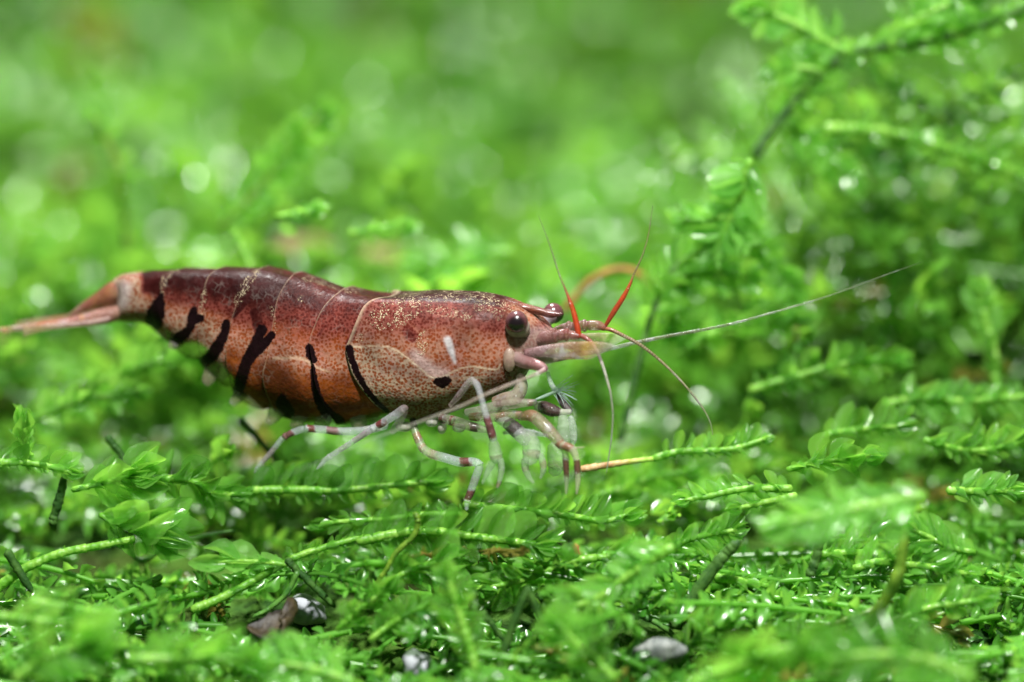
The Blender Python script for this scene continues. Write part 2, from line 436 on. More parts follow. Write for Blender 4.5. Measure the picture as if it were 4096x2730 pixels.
def moss_frond(px, Y, label, L=.10, spacing=.075, r=.016, roll=0.0, upper=1.0, lower=.6, lean=58, tip_n=4, young=False,
               stem='stem', group=None, seed=0, start=.04, jitter=1.0, name='moss_frond', app=.062):
    """a frond traced from base to tip; Y is one depth or one for each point"""
    rnd = random.Random(seed * 131 + int(px[0][0]))
    Ys = Y if isinstance(Y, (list, tuple)) else [Y] * len(px)
    ctl = np.array([P(x, y, d) for (x, y), d in zip(px, Ys)])
    path, _ = cr(ctl, 12 * len(px))
    base = path[0].copy(); root = empty(name, base, label, 'moss', group)
    v, f = scaled_stem(path - base, r * .92, r * .6)
    link('stem', new_mesh('moss_stem', v, f, M[stem]), root)
    lm = LEAF_ME['leaf_young' if young else 'leaf']
    sets = leaf_set(path, L, spacing, roll, rnd, upper, lower, lean * .9, tip_n, start, jitter, .52, app)
    for i, ax, nb, ln, k, fr in sets:
        o = bpy.data.objects.new('leaf', lm[k]); COL.objects.link(o); o.parent = root
        y = np.cross(nb, ax); m = np.eye(4)
        wd = ln * rnd.uniform(.9, 1.15)
        m[:3, 0] = ax * ln; m[:3, 1] = y * wd; m[:3, 2] = nb * ln; m[:3, 3] = i - base
        o.matrix_basis = Matrix(m.tolist())
    return root

def far_fronds(name, specs, kinds_brown, seed, label, mat='leaf_far'):
    """one mass of moss: many fronds, nobody could count them"""
    rnd = random.Random(seed); V = []; Q = []; TINT = []; off = 0; SV = []; SQ = []; soff = 0; ST = []
    for (p0, d, ln, bend, L, spacing, roll) in specs:
        n = 9; s = np.linspace(0, 1, n)[:, None]
        path = p0[None] + d[None] * ln * s + np.array(bend)[None] * (s ** 2)
        tint = min(1, max(0, rnd.gauss(.42, .36))); br = 1.0 if rnd.random() < kinds_brown else 0.0
        for i, ax, nb, l, k, fr in leaf_set(path, L, spacing, roll, rnd, 1.0, .85, 55, 3):
            tv, tq = FAR_T[k % 2]; m = np.stack([ax * l, np.cross(nb, ax) * l, nb * l])
            V.append(tv @ m + i); Q.append(tq + off); off += len(tv)
            TINT.append(np.tile([[min(1, max(0, tint + rnd.gauss(0, .15) + .25 * (fr > .85))), br * .8, 0]], (len(tv), 1)))
        sv, sf = tube_arrays(path, np.linspace(.014, .009, n), 4, cap=False)
        SV.append(sv); SQ.append(np.array(sf) + soff); soff += len(sv)
        ST.append(np.tile([[min(1, tint + .35), br * .8, 0]], (len(sv), 1)))
    V = np.vstack(V + SV); Q = np.vstack(Q + [q + off for q in SQ])
    me = quad_mesh(name, V, Q, M[mat]); attr(me, 'tint', np.vstack(TINT + ST))
    o = link(name, me); o['kind'] = 'stuff'; o['label'] = label; o['category'] = 'moss'
    return o

def scatter(n, x0, x1, y0, y1, seed, h0, h1, ln0, ln1, rise, L0, L1, clear=None, bias=(0, 0), sp=(.07, .10)):
    rnd = random.Random(seed); out = []
    while len(out) < n:
        x = rnd.uniform(x0, x1); y = rnd.uniform(y0, y1)
        if rnd.random() < float(hole(x, y)) * 1.15: continue
        if y > 2.2 and math.sin(2.1 * x + 1.3 * math.sin(1.7 * y)) + math.sin(2.6 * y + .9 * math.sin(2.3 * x) + 1) + rnd.gauss(0, .45) < -.35: continue
        z = float(H(x, y)) + rnd.uniform(h0, h1); p = np.array([x, y, z])
        a = rnd.uniform(0, 2 * math.pi); up = rnd.uniform(*rise)
        d = unit(np.array([math.cos(a) * 1.5 + bias[0], math.sin(a) * .7 + bias[1], up]))
        ln = rnd.uniform(ln0, ln1); bend = np.array([rnd.gauss(0, .12), rnd.gauss(0, .12), rnd.uniform(-.28, .05)]) * ln
        if clear is not None and clear(p, p + d * ln + bend): continue
        out.append((p, d, ln, bend, rnd.uniform(L0, L1), rnd.uniform(*sp), rnd.uniform(0, 6.28)))
    return out
def project(p):
    q = p - CAM; k = DIST / (q @ FWD); return 2048 + 1000 * k * (q @ RIGHT), 1365 - 1000 * k * (q @ UP)
WINDOWS = [(1225, 2430, 90), (1668, 2640, 75), (1090, 2475, 105), (2630, 2600, 75), (2090, 2470, 100), (930, 2240, 110)]
def too_high(limit):
    def f(a, b):
        if a[1] < .2:
            for q in (a, b, (a + b) / 2, a * .75 + b * .25, a * .25 + b * .75):
                x, y = project(q)
                if any((x - wx) ** 2 + (y - wy) ** 2 < wr * wr for wx, wy, wr in WINDOWS): return True
        for q in (a, b, (a + b) / 2):
            x, y = project(q)
            if y < limit(x): return True
        return False
    return f
front_limit = lambda x: 2200 if x < 2600 else 2060
specs = scatter(2500, -6.6, 6.6, 1.8, 13.0, 3, -.05, .25, .6, 1.3, (.0, 1.0), .15, .26, sp=(.12, .18))
far_fronds('moss_bank', specs, .02, 5, 'blurred green moss bank filling the space behind the shrimp')
specs = scatter(480, -3.4, 3.4, .7, 2.2, 4, -.1, .08, .35, .8, (-.1, .55), .09, .13,
                too_high(lambda x: 1560 if x < 2500 else 1450))
far_fronds('moss_cushion', specs, .06, 6, 'low soft moss between the shrimp and the bank behind')
specs = scatter(1200, -3.0, 3.0, -2.2, .45, 8, -.12, .13, .4, .9, (-.22, .25), .055, .095, too_high(front_limit), bias=(.25, 0), sp=(.05, .07))
far_fronds('moss_underlayer', specs, .03, 9, 'tangled low moss under the sharp fronds', 'leaf_low')
def thicket():
    rnd = random.Random(21); out = []
    while len(out) < 210:
        px = rnd.uniform(2720, 4250); py = rnd.uniform(180, 1560); Y = rnd.uniform(1.3, 3.4)
        if py < np.interp(px, [2720, 3000, 3300, 4200], [1250, 800, 520, 330]): continue
        p = P(px, py, Y); a = rnd.choice([rnd.gauss(.55, .35), rnd.gauss(2.5, .4), rnd.gauss(-.25, .3)])
        d = unit(np.array([math.cos(a), rnd.gauss(0, .35), math.sin(a)])); ln = rnd.uniform(.35, .8)
        out.append((p, d, ln, np.array([rnd.gauss(0, .1), rnd.gauss(0, .1), rnd.uniform(-.25, .0)]) * ln, rnd.uniform(.08, .13), rnd.uniform(.06, .09), rnd.uniform(0, 6.28)))
    return out
far_fronds('moss_thicket', thicket(), .04, 22, 'feathery moss thicket behind the long feeler')

# ------------------------------------------------------------------ the fronds one can pick out
FG = 'moss fronds around the shrimp'
BG = 'blurred moss branches behind the shrimp'
F = lambda *a, **k: moss_frond(*a, **{'group': FG, **k})
F([(880, 1992), (1020, 1962), (1200, 1960), (1400, 1960), (1590, 1938), (1740, 1926)], .06,
  'long bright moss frond with a row of upright leaves under the hind legs', L=.135, spacing=.105, r=.021, upper=1.0, lower=.5, lean=66, tip_n=6, seed=1, jitter=.6)
F([(770, 2440), (900, 2385), (1045, 2306), (1189, 2227), (1300, 2190), (1440, 2150)], [-.32, -.3, -.28, -.26, -.25, -.24],
  'bare climbing moss stem with tiny pointed leaves left of the long central frond', L=.055, spacing=.07, r=.02, upper=.9, lower=.5, lean=62, seed=2)
F([(1430, 2165), (1628, 2128), (1760, 2128), (1891, 2147), (2040, 2165), (2175, 2183)], -.24,
  'long straight moss frond with large pale leaves below the front claws', L=.15, spacing=.11, r=.024, upper=1.0, lower=.75, lean=64, tip_n=6, seed=3, jitter=.6)
F([(1858, 2018), (1980, 2030), (2110, 2046), (2285, 2066), (2417, 2084), (2520, 2058)], -.05,
  'moss frond under the front claws curving up at its leafy tip', L=.12, spacing=.085, r=.02, upper=1.0, lower=.4, lean=62, tip_n=6, seed=4, jitter=.7)
F([(2325, 1878), (2483, 1853), (2614, 1836)], [.02, .04, .06], 'bare orange moss stem in front of the shrimp beside its claws', L=.035, spacing=.09, r=.016,
  upper=.8, lower=0, tip_n=0, stem='stem_orange', seed=5, app=0)
F([(2614, 1836), (2718, 1808), (2914, 1798), (3063, 1757)], .07, 'slim moss frond continuing the orange stem, leaves standing like teeth', L=.085, spacing=.075, r=.017,
  upper=1.0, lower=.3, lean=72, tip_n=4, seed=6, jitter=.8)
F([(3300, 1745), (3337, 1735), (3463, 1716), (3612, 1704)], .28, 'short moss frond with curved upright leaves beyond the orange stem', L=.12, spacing=.085, r=.018,
  upper=1.0, lower=.4, lean=66, seed=7, jitter=.7)
F([(3150, 1880), (3260, 1852), (3380, 1836), (3480, 1822)], -.02, 'flat cluster of overlapping round moss leaves below the curved upright frond', L=.13, spacing=.06, r=.014,
  upper=1.0, lower=.9, lean=48, roll=.7, tip_n=5, seed=8)
F([(3165, 1955), (2976, 1957), (2840, 1985), (2740, 2002)], -.2, 'moss frond pointing back towards the shrimp, ending in a rounded cup leaf', L=.10, spacing=.10, r=.018,
  upper=.9, lower=.3, lean=55, tip_n=5, seed=9)
F([(3185, 1984), (3050, 2012), (2950, 2036)], -.22, 'short moss frond just under the cup-leaved one, tip like a bud', L=.10, spacing=.10, r=.018,
  upper=.8, lower=.3, tip_n=6, seed=10)
F([(3700, 1985), (3424, 2035), (3275, 2066), (3120, 2098)], -.95, 'strongly blurred moss frond hanging near the lens with white glints', L=.17, spacing=.08, r=.024,
  upper=1.0, lower=.9, roll=.9, tip_n=6, young=True, seed=11)
F([(3792, 1963), (3920, 1966), (4062, 1963)], -.05, 'crisp moss frond at the picture edge with spiky leaves and a shiny tip', L=.10, spacing=.07, r=.02,
  upper=1.0, lower=.8, lean=50, tip_n=6, young=True, seed=12)
F([(3250, 2222), (3360, 2212), (3486, 2212), (3560, 2236)], -.25, 'beaded moss stem lying level behind the olive upright stem', L=.08, spacing=.08, r=.019, upper=.9, lower=.9, seed=13)
F([(3416, 2277), (3500, 2250), (3573, 2253), (3730, 2270), (3875, 2298)], -.3, 'moss frond crossing the olive stem and ending in a pointed bud', L=.105, spacing=.085, r=.019,
  upper=1.0, lower=.3, lean=55, tip_n=6, seed=14)
F([(3463, 2559), (3540, 2508), (3620, 2465), (3738, 2426), (3930, 2402)], -.5, 'moss frond with narrow bristling leaves near the lower corner', L=.12, spacing=.075, r=.018,
  upper=1.0, lower=.7, lean=56, tip_n=5, seed=15)
F([(3220, 2520), (3384, 2481), (3502, 2434)], -.5, 'thin yellowish moss stem with stubby leaves by the narrow-leaved frond', L=.045, spacing=.06, r=.014,
  upper=1.0, lower=.8, stem='stem_olive', seed=16)
F([(2384, 2232), (2285, 2247), (2187, 2285), (2055, 2331), (1895, 2356)], -.3, 'moss frond reaching back to the forked dark twig with translucent leaves', L=.12, spacing=.09, r=.019,
  upper=.9, lower=.9, lean=50, tip_n=5, seed=17)
F([(2690, 2190), (2515, 2304), (2384, 2396), (2240, 2438)], -.62, 'soft-focus slanting moss frond right of the forked dark twig', L=.12, spacing=.075, r=.022,
  upper=1.0, lower=.9, roll=.5, tip_n=6, young=True, seed=18)
F([(2384, 2232), (2500, 2222), (2610, 2200)], -.28, 'short leafy moss tip beside the soft-focus slanting frond', L=.10, spacing=.07, r=.016, upper=1, lower=.8, seed=19)
F([(2865, 2310), (2977, 2326), (3075, 2347)], -.28, 'little bright ringed moss stem branching from the thick dark stalk', L=.06, spacing=.08, r=.019, upper=.7, lower=.2, seed=20)
F([(1905, 2690), (1891, 2633), (1845, 2475), (1786, 2291)], -.72, 'upright soft-focus moss frond standing between the pebble and the forked twig', L=.11, spacing=.075, r=.022,
  upper=.9, lower=.9, roll=.3, tip_n=5, seed=21)
F([(-60, 2380), (0, 2342), (108, 2270), (252, 2212), (396, 2184), (540, 2157)], -.22, 'thick ribbed moss stem rising from the picture edge', L=.05, spacing=.2, r=.024,
  upper=.6, lower=0, tip_n=0, start=.2, seed=22, app=0)
F([(400, 2060), (520, 2120), (600, 2150), (660, 2165)], -.2, 'cluster of large dark translucent moss leaves above the ribbed stem', L=.21, spacing=.07, r=.014,
  upper=1.0, lower=.5, lean=60, tip_n=6, seed=23)
F([(-50, 1850), (100, 1852), (200, 1868), (290, 1890)], -.05, 'moss frond with rounded leaves entering the picture below the tail', L=.10, spacing=.075, r=.018, upper=1, lower=.4, tip_n=6, seed=24)
F([(112, 1840), (105, 1760), (96, 1680)], -.02, 'upright leafy moss shoot standing below the tail', L=.115, spacing=.06, r=.014, upper=1, lower=1, lean=38, tip_n=6, seed=25)
F([(290, 1960), (380, 1940), (480, 1915), (560, 1900)], -.12, 'overlapping big moss leaves with a shiny pointed tip above the dark stalk', L=.19, spacing=.07, r=.014,
  upper=.9, lower=.9, lean=42, roll=.35, tip_n=7, seed=26)
F([(562, 1928), (690, 1915), (780, 1930), (865, 1975), (950, 1978)], [-.05, -.03, -.02, 0, .02], 'moss frond with crumpled overlapping leaves leading into the long bright one', L=.13, spacing=.065, r=.018,
  upper=1, lower=.9, lean=50, roll=.25, tip_n=4, seed=27)
F([(1150, 2260), (1060, 2250), (960, 2245), (860, 2250)], -.3, 'pair of large glossy moss leaves shining white above the curled dead leaf', L=.2, spacing=.17, r=.012,
  upper=1, lower=.5, lean=28, roll=1.15, tip_n=2, young=True, seed=28)
F([(120, 2407), (260, 2430), (432, 2457)], -.8, 'blurred pale moss frond low down beneath the ribbed stem', L=.12, spacing=.08, r=.024, upper=.9, lower=.9, roll=.7, young=True, seed=29)
F([(-40, 2466), (180, 2488), (404, 2508)], -.85, 'second blurred pale moss frond just below the first near the edge', L=.11, spacing=.08, r=.024, upper=.9, lower=.9, roll=.9, young=True, seed=30)
F([(520, 2640), (760, 2635), (1000, 2635)], -1.0, 'blurred level moss frond in front of the curled dead leaf', L=.15, spacing=.09, r=.026, upper=1, lower=.6, roll=.3, seed=31)
F([(1120, 2668), (1009, 2674), (840, 2690), (690, 2706)], -.6, 'bright moss frond with a pointed tip along the bottom edge', L=.12, spacing=.09, r=.022, upper=.9, lower=.6, roll=.4, tip_n=6, young=True, seed=32)
F([(1990, 2060), (1700, 2058), (1560, 2075), (1400, 2085), (1280, 2095)], -.02, 'moss frond in shade beneath the long bright frond', L=.11, spacing=.09, r=.016, upper=.5, lower=.9, lean=52, seed=33)
F([(1560, 2330), (1620, 2290), (1700, 2262), (1790, 2240)], -.35, 'shaded moss cluster with broad overlapping leaves under the long straight frond', L=.16, spacing=.06, r=.015, upper=.9, lower=.9, lean=45, roll=.4, tip_n=6, seed=34)
F([(1350, 2520), (1420, 2450), (1500, 2390), (1560, 2340)], -.5, 'dense tuft of small round moss leaves left of the upright frond', L=.09, spacing=.045, r=.014, upper=1, lower=1, lean=50, roll=.8, tip_n=6, seed=35)
F([(1480, 2560), (1560, 2500), (1640, 2450), (1720, 2420)], -.55, 'second tuft of small round moss leaves closer to the upright frond', L=.09, spacing=.045, r=.014, upper=1, lower=1, lean=50, roll=.2, tip_n=6, seed=36)
F([(1420, 2740), (1330, 2700), (1220, 2670), (1080, 2650)], -.9, 'out-of-focus leafy moss mound covering the foot of the white pebble', L=.14, spacing=.06, r=.02, upper=1, lower=1, roll=.6, tip_n=5, young=True, seed=37)
F([(2460, 2720), (2380, 2640), (2290, 2560), (2230, 2490)], -.85, 'blurred leaning moss shoot with star-like tip under the forked twig', L=.13, spacing=.065, r=.02, upper=1, lower=1, roll=.6, tip_n=7, seed=38)
F([(2700, 2640), (2760, 2580), (2840, 2520), (2930, 2480)], -.5, 'moss frond draped beside the grey stone', L=.10, spacing=.06, r=.016, upper=1, lower=.8, tip_n=5, seed=39)
F([(3900, 2720), (3700, 2640), (3500, 2620), (3300, 2640)], -1.2, 'very blurred moss frond filling the lower corner', L=.17, spacing=.07, r=.026, upper=1, lower=1, roll=.6, tip_n=5, seed=40)
F([(2760, 2740), (2950, 2660), (3120, 2600), (3260, 2560)], -1.1, 'very blurred moss frond rising past the grey stone', L=.17, spacing=.07, r=.026, upper=1, lower=1, roll=.8, tip_n=5, seed=41)
F([(3700, 1760), (3800, 1790), (3930, 1800), (4100, 1770)], .2, 'dull round-leaved moss frond over the crisp edge frond', L=.13, spacing=.09, r=.016, upper=1, lower=.5, seed=42)
F([(3900, 2210), (3800, 2190), (3720, 2150), (3650, 2120)], -.3, 'spiky moss tuft with white glints below the crisp edge frond', L=.11, spacing=.055, r=.015, upper=1, lower=1, lean=45, tip_n=7, young=True, seed=43)
F([(2620, 2230), (2730, 2170), (2830, 2140), (2950, 2120)], -.25, 'leafy moss crown around the top of the thick dark stalk', L=.09, spacing=.05, r=.015, upper=1, lower=.9, lean=55, tip_n=5, seed=44)
F([(60, 2720), (160, 2640), (260, 2600), (400, 2570)], -1.0, 'blurred broad-leaved moss clump in the bottom corner', L=.19, spacing=.08, r=.02, upper=1, lower=.8, tip_n=5, seed=45)
F([(2380, 1990), (2500, 1950), (2620, 1905), (2760, 1890)], .45, 'soft moss frond behind the orange stem', L=.12, spacing=.07, r=.018, upper=1, lower=.9, roll=.5, seed=46)

BF = lambda *a, **k: moss_frond(*a, **{'group': BG, **k})
BF([(3020, 620), (3131, 464), (3263, 315), (3429, 205), (3678, 174), (3927, 100), (4150, 10)], 1.0, 'dark arching moss branch across the top corner', L=.09, spacing=.042, r=.026,
   stem='stem_dark', upper=1.0, lower=.9, lean=60, jitter=1.8, seed=50, start=.10)
BF([(3400, 215), (3280, 150), (3130, 70), (2990, 40)], .98, 'leafy side shoot pointing away from the dark arching branch', L=.13, spacing=.055, r=.018, upper=1, lower=1, tip_n=6, young=True, seed=51, jitter=1.4)
BF([(3300, 290), (3200, 270), (3080, 280)], .98, 'small drooping side shoot under the dark arching branch', L=.11, spacing=.06, r=.014, upper=1, lower=1, seed=52, jitter=1.4)
BF([(3560, 185), (3640, 90), (3760, 30), (3900, -20)], .98, 'bushy shoot on top of the dark arching branch', L=.13, spacing=.05, r=.016, upper=1, lower=1, seed=53, jitter=1.5)
BF([(3000, 640), (2960, 780), (2910, 900), (2870, 1000)], .6, 'bright yellow-green moss shoot hanging below the dark branch', L=.15, spacing=.05, r=.018, upper=1, lower=1, lean=62, tip_n=6, young=True, seed=54, jitter=1.3)
BF([(2900, 860), (2810, 880), (2720, 880)], .6, 'short pale side shoot with two glinting leaf tips', L=.10, spacing=.07, r=.014, upper=1, lower=1, young=True, seed=55)
BF([(2480, 1760), (2530, 1560), (2570, 1390), (2620, 1220), (2690, 1080), (2800, 1000)], .62, 'tall dark moss stem rising behind the feelers', L=.13, spacing=.07, r=.020,
   stem='stem_dark', upper=1.0, lower=1, lean=55, start=.6, seed=56, jitter=1.4)
BF([(2650, 1130), (2760, 1100), (2880, 1090), (3000, 1110)], .7, 'bushy moss shoot beside the top of the tall dark stem', L=.13, spacing=.05, r=.016, upper=1, lower=1, seed=57, jitter=1.4)
BF([(2960, 900), (3040, 980), (3120, 1090), (3180, 1200)], .85, 'dense blurred moss clump hanging behind the long feeler', L=.11, spacing=.04, r=.014, upper=1, lower=1, seed=71, jitter=1.6)
BF([(2760, 1010), (2700, 1120), (2680, 1230), (2700, 1340)], .75, 'drooping bushy moss shoot between the red feeler and the bright shoot', L=.11, spacing=.04, r=.014, upper=1, lower=1, seed=72, jitter=1.6)
BF([(3130, 480), (3220, 560), (3330, 640), (3420, 740)], 1.1, 'dim hanging moss shoot under the dark arching branch', L=.11, spacing=.04, r=.014, upper=1, lower=1, seed=73, jitter=1.6)
BF([(3305, 514), (3450, 520), (3595, 539), (3844, 614), (4130, 715)], 1.1, 'long pale moss stem sloping down to the picture edge', L=.10, spacing=.12, r=.028, upper=1, lower=1, seed=58, jitter=1.3)
BF([(877, 912), (960, 830), (1052, 737), (1193, 561), (1298, 449)], 1.35, 'feathery blurred moss shoot above the middle of the shrimp', L=.13, spacing=.055, r=.016, upper=1, lower=1, seed=59, jitter=1.4, stem='stem_olive')
BF([(1010, 1085), (975, 1010), (933, 926)], .95, 'pale green moss stalk rising from behind the abdomen', L=.08, spacing=.15, r=.024, upper=.6, lower=.6, seed=60, tip_n=2)
BF([(1100, 870), (1180, 855), (1262, 840)], .75, 'blurred moss tip with one bright white glinting leaf', L=.13, spacing=.10, r=.014, upper=.8, lower=.8, tip_n=4, roll=1.2, young=True, seed=61)
BF([(1400, 940), (1500, 915), (1620, 905)], .9, 'blurred moss tip with two glints above the carapace', L=.13, spacing=.09, r=.016, upper=1, lower=.8, tip_n=4, roll=1.2, young=True, seed=62)
BF([(510, 1000), (505, 947), (484, 702), (421, 547), (365, 470)], 1.6, 'dark upright moss stalk with glinting leaves above the tail', L=.13, spacing=.13, r=.022, stem='stem_olive', upper=1, lower=.6, seed=63, jitter=1.4)
BF([(3541, 1618), (3680, 1590), (3850, 1605), (4120, 1585)], .55, 'beaded blurred moss frond level with the claws near the edge', L=.11, spacing=.06, r=.022, upper=1, lower=.9, young=True, seed=64, jitter=1.3)
BF([(3990, 1560), (3975, 1400), (3935, 1250), (3920, 1150)], .8, 'bright upright blurred moss blade near the edge', L=.14, spacing=.08, r=.024, upper=.9, lower=.9, young=True, seed=65, lean=35)
BF([(2050, 1010), (1880, 1020), (1700, 1080)], 1.3, 'smooth blurred moss frond above the carapace', L=.16, spacing=.08, r=.022, upper=1, lower=.9, roll=.9, seed=66)
BF([(2700, 1420), (2850, 1330), (3000, 1290), (3200, 1270)], .75, 'blurred glinting moss frond crossed by the long feeler', L=.13, spacing=.07, r=.02, upper=1, lower=.9, roll=.7, young=True, seed=67)
BF([(3000, 1560), (3200, 1500), (3400, 1450), (3600, 1440)], .6, 'blurred moss frond below the long feeler', L=.12, spacing=.07, r=.02, upper=1, lower=.9, roll=.5, seed=68)
BF([(300, 1560), (480, 1500), (640, 1450), (800, 1420)], .75, 'blurred moss frond glinting under the tail', L=.13, spacing=.07, r=.02, upper=1, lower=.9, roll=.9, young=True, seed=69)
BF([(60, 1700), (220, 1640), (380, 1590), (560, 1570)], .6, 'blurred bright moss frond under the tail behind the upright shoot', L=.12, spacing=.08, r=.02, upper=1, lower=.9, roll=.5, young=True, seed=70)

# stalks and twigs without leaves
def stalk(px, Y, r, mat, label, name='moss_stalk', cat='stalk', group='bare stalks in the moss'):
    Ys = Y if isinstance(Y, (list, tuple)) else [Y] * len(px)
    path, u = cr(np.array([P(x, y, d) for (x, y), d in zip(px, Ys)]), 9 * len(px))
    rnd = random.Random(int(px[0][0]))
    rad = r * np.array([1 + .05 * math.sin(i * .7) + rnd.uniform(-.05, .05) for i in range(len(path))]) * np.interp(np.linspace(0, 1, len(path)), [0, .7, .93, 1], [1, .92, .75, .35])
    path = path + np.array([[rnd.gauss(0, r * .06) for _ in range(3)] for _ in range(len(path))])
    v, f = tube_arrays(path - path[0], rad, 9)
    o = link(name, new_mesh(name, v, f, M[mat]), loc=tuple(path[0])); tag(o, label, cat, group)
    return o
stalk([(2700, 2500), (2725, 2457), (2835, 2300), (2900, 2220), (2953, 2167)], -.38, .026, 'stem_dark', 'thick dark green stalk slanting beside the little ringed stem')
stalk([(3240, 2300), (3258, 2255), (3275, 2175), (3275, 2060)], -.35, .020, 'stem_dark', 'short dark upright stalk under the strongly blurred frond')
stalk([(3400, 2620), (3424, 2559), (3526, 2426), (3596, 2284), (3620, 2112)], -.6, .026, 'stem_olive', 'olive upright stem crossing several fronds')
stalk([(2000, 2680), (2020, 2600), (2056, 2488), (2100, 2385), (2116, 2366), (2161, 2475), (2195, 2560)], -.55, .017, 'stem_dark', 'forked dark twig bent like a tent')
stalk([(1890, 2370), (1900, 2440), (1904, 2560)], -.42, .020, 'stem_dark', 'dark twig hanging beside the tent-shaped one')
stalk([(1930, 2450), (1970, 2500), (2030, 2580)], -.5, .014, 'stem_dark', 'thin dark twig joining the tent-shaped one')
stalk([(1662, 2055), (1672, 2094), (1650, 2150), (1589, 2206), (1545, 2280), (1505, 2330)], -.34, .012, 'stem_olive', 'slim olive twig curling in front of the long straight frond')
stalk([(210, 2090), (216, 2068), (240, 1989), (259, 1900)], .0, .020, 'stem_dark', 'dark stalk standing below the big shiny leaves')
stalk([(447, 2104), (500, 2180), (569, 2241), (692, 2176), (937, 2119)], .1, .012, 'twig_thin', 'thin kinked green twig below the leaf cluster')
stalk([(1150, 2240), (1182, 2277), (1260, 2350), (1340, 2430)], -.3, .016, 'stem_dark', 'dark twig slanting above the white pebble')
stalk([(1190, 2290), (1150, 2370), (1085, 2430), (1010, 2470)], -.32, .011, 'twig_thin', 'thin green twig beside the white pebble')
stalk([(30, 2210), (80, 2290), (130, 2370)], -.25, .018, 'stem_dark', 'blackish stub beneath the ribbed stem')
stalk([(430, 1750), (470, 1800), (520, 1860)], .15, .016, 'stem_dark', 'dark stub poking above the crumpled-leaf frond')
stalk([(960, 1680), (1030, 1750), (1110, 1850)], .45, .016, 'stem_dark', 'dark blurred twig behind the hind legs')
stalk([(2260, 1240), (2286, 1204), (2356, 1127), (2426, 1089), (2496, 1078), (2566, 1103), (2640, 1180)], 1.0, .015, 'stem_brown', 'blurred orange twig arching over the feelers', name='arched_twig', cat='twig')
stalk([(2350, 2380), (2320, 2260), (2300, 2180)], .2, .02, 'stem_brown', 'brown blurred stalk behind the claws frond')
stalk([(2460, 2440), (2580, 2470), (2680, 2530), (2730, 2600)], -.35, .013, 'twig_thin', 'thin speckled twig sloping to the grey stone')
stalk([(3620, 2400), (3560, 2300), (3480, 2330), (3400, 2420)], .15, .014, 'stem_brown', 'brown twig showing between the fronds by the olive stem')

# stones and litter in the moss
def pebble(px, py, Y, r, mat, label, name='pebble', sq=(1, .8, .7), seed=0, cat='pebble'):
    c = P(px, py, Y); rnd = random.Random(seed); V = []; F_ = []
    ph = [rnd.uniform(0, 6) for _ in range(6)]; nu, nv = 24, 14
    for i in range(nv + 1):
        th = math.pi * i / nv
        for j in range(nu):
            a = 2 * math.pi * j / nu
            d = np.array([math.sin(th) * math.cos(a), math.sin(th) * math.sin(a), math.cos(th)])
            k = 1 + .13 * math.sin(2.3 * d[0] + ph[0] + 2 * d[2]) + .09 * math.sin(4.1 * d[1] + ph[1] + 3 * d[0]) + .05 * math.sin(7 * d[2] + ph[2] + 5 * d[1])
            V.append(d * r * k * np.array(sq))
    for i in range(nv):
        for j in range(nu):
            a = i * nu + j; b = i * nu + (j + 1) % nu; F_.append((a, b, b + nu, a + nu))
    o = link(name, new_mesh(name, np.array(V), F_, M[mat]), loc=tuple(c)); tag(o, label, cat); o.rotation_euler = (rnd.uniform(-.3, .3), rnd.uniform(-.3, .3), rnd.uniform(0, 3))
    return o
pebble(1216, 2445, -.12, .085, 'pebble', 'smooth white pebble behind the curled dead leaf', seed=1)
pebble(1668, 2665, -.50, .075, 'pebble', 'white pebble at the bottom edge below the leaf tufts', seed=2)
pebble(2630, 2615, -.55, .11, 'stone', 'rough grey stone lying in the lower moss', name='stone', sq=(1.2, .7, .55), seed=4, cat='stone')
pebble(1200, 1020, 2.6, .20, 'litter', 'reddish brown blurred litter above the abdomen', name='plant_litter', sq=(1.3, .7, .5), seed=6, cat='litter')
pebble(1480, 1045, 3.0, .16, 'litter', 'tan blurred litter where carapace meets abdomen', name='plant_litter', sq=(1.2, .7, .6), seed=7, cat='litter')
pebble(3590, 960, 2.8, .17, 'litter', 'tan blurred litter below the long pale stem', name='plant_litter', sq=(1.3, .7, .6), seed=8, cat='litter')
pebble(80, 1400, 2.0, .13, 'litter', 'brown blurred litter under the tail tip', name='plant_litter', sq=(1.4, .7, .6), seed=9, cat='litter')

def curled_leaf():
    ctl = [(986, 2514), (1064, 2530), (1140, 2520), (1180, 2468), (1165, 2425), (1140, 2412)]
    path, u = cr(np.array([P(x, y, -.42) for x, y in ctl]), 40); base = path[0].copy(); path = path - base
    t = np.gradient(path, axis=0); t /= np.linalg.norm(t, axis=1)[:, None]
    wid = lerp1([.012, .075, .10, .085, .07, .05], u); V = []; F_ = []; m = 9
    ax = unit(np.array([.25, .8, .45])); rnd = random.Random(3)
    for i in range(40):
        side = unit(ax - t[i] * (t[i] @ ax)); nr = np.cross(t[i], side)
        for j in range(m):
            s = j / (m - 1) * 2 - 1
            V.append(path[i] + side * wid[i] * s + nr * (.35 * wid[i] * s * s + rnd.gauss(0, .0022)))
    for i in range(39):
        for j in range(m - 1):
            a = i * m + j; F_.append((a, a + 1, a + m + 1, a + m))
    me = new_mesh('dead_leaf', np.array(V), F_, M['debris'])
    o = link('dead_leaf', me, loc=tuple(base)); tag(o, 'curled dark brown dead leaf lying before the white pebble', 'dead leaf')
    md = o.modifiers.new('thick', 'SOLIDIFY'); md.thickness = .012
curled_leaf()

# ------------------------------------------------------------------ the shrimp
shrimp = empty('shrimp', S(1600, 1900, 0)[0], 'reddish brown striped shrimp walking on green moss', 'shrimp')
BASE = np.array(shrimp.location)

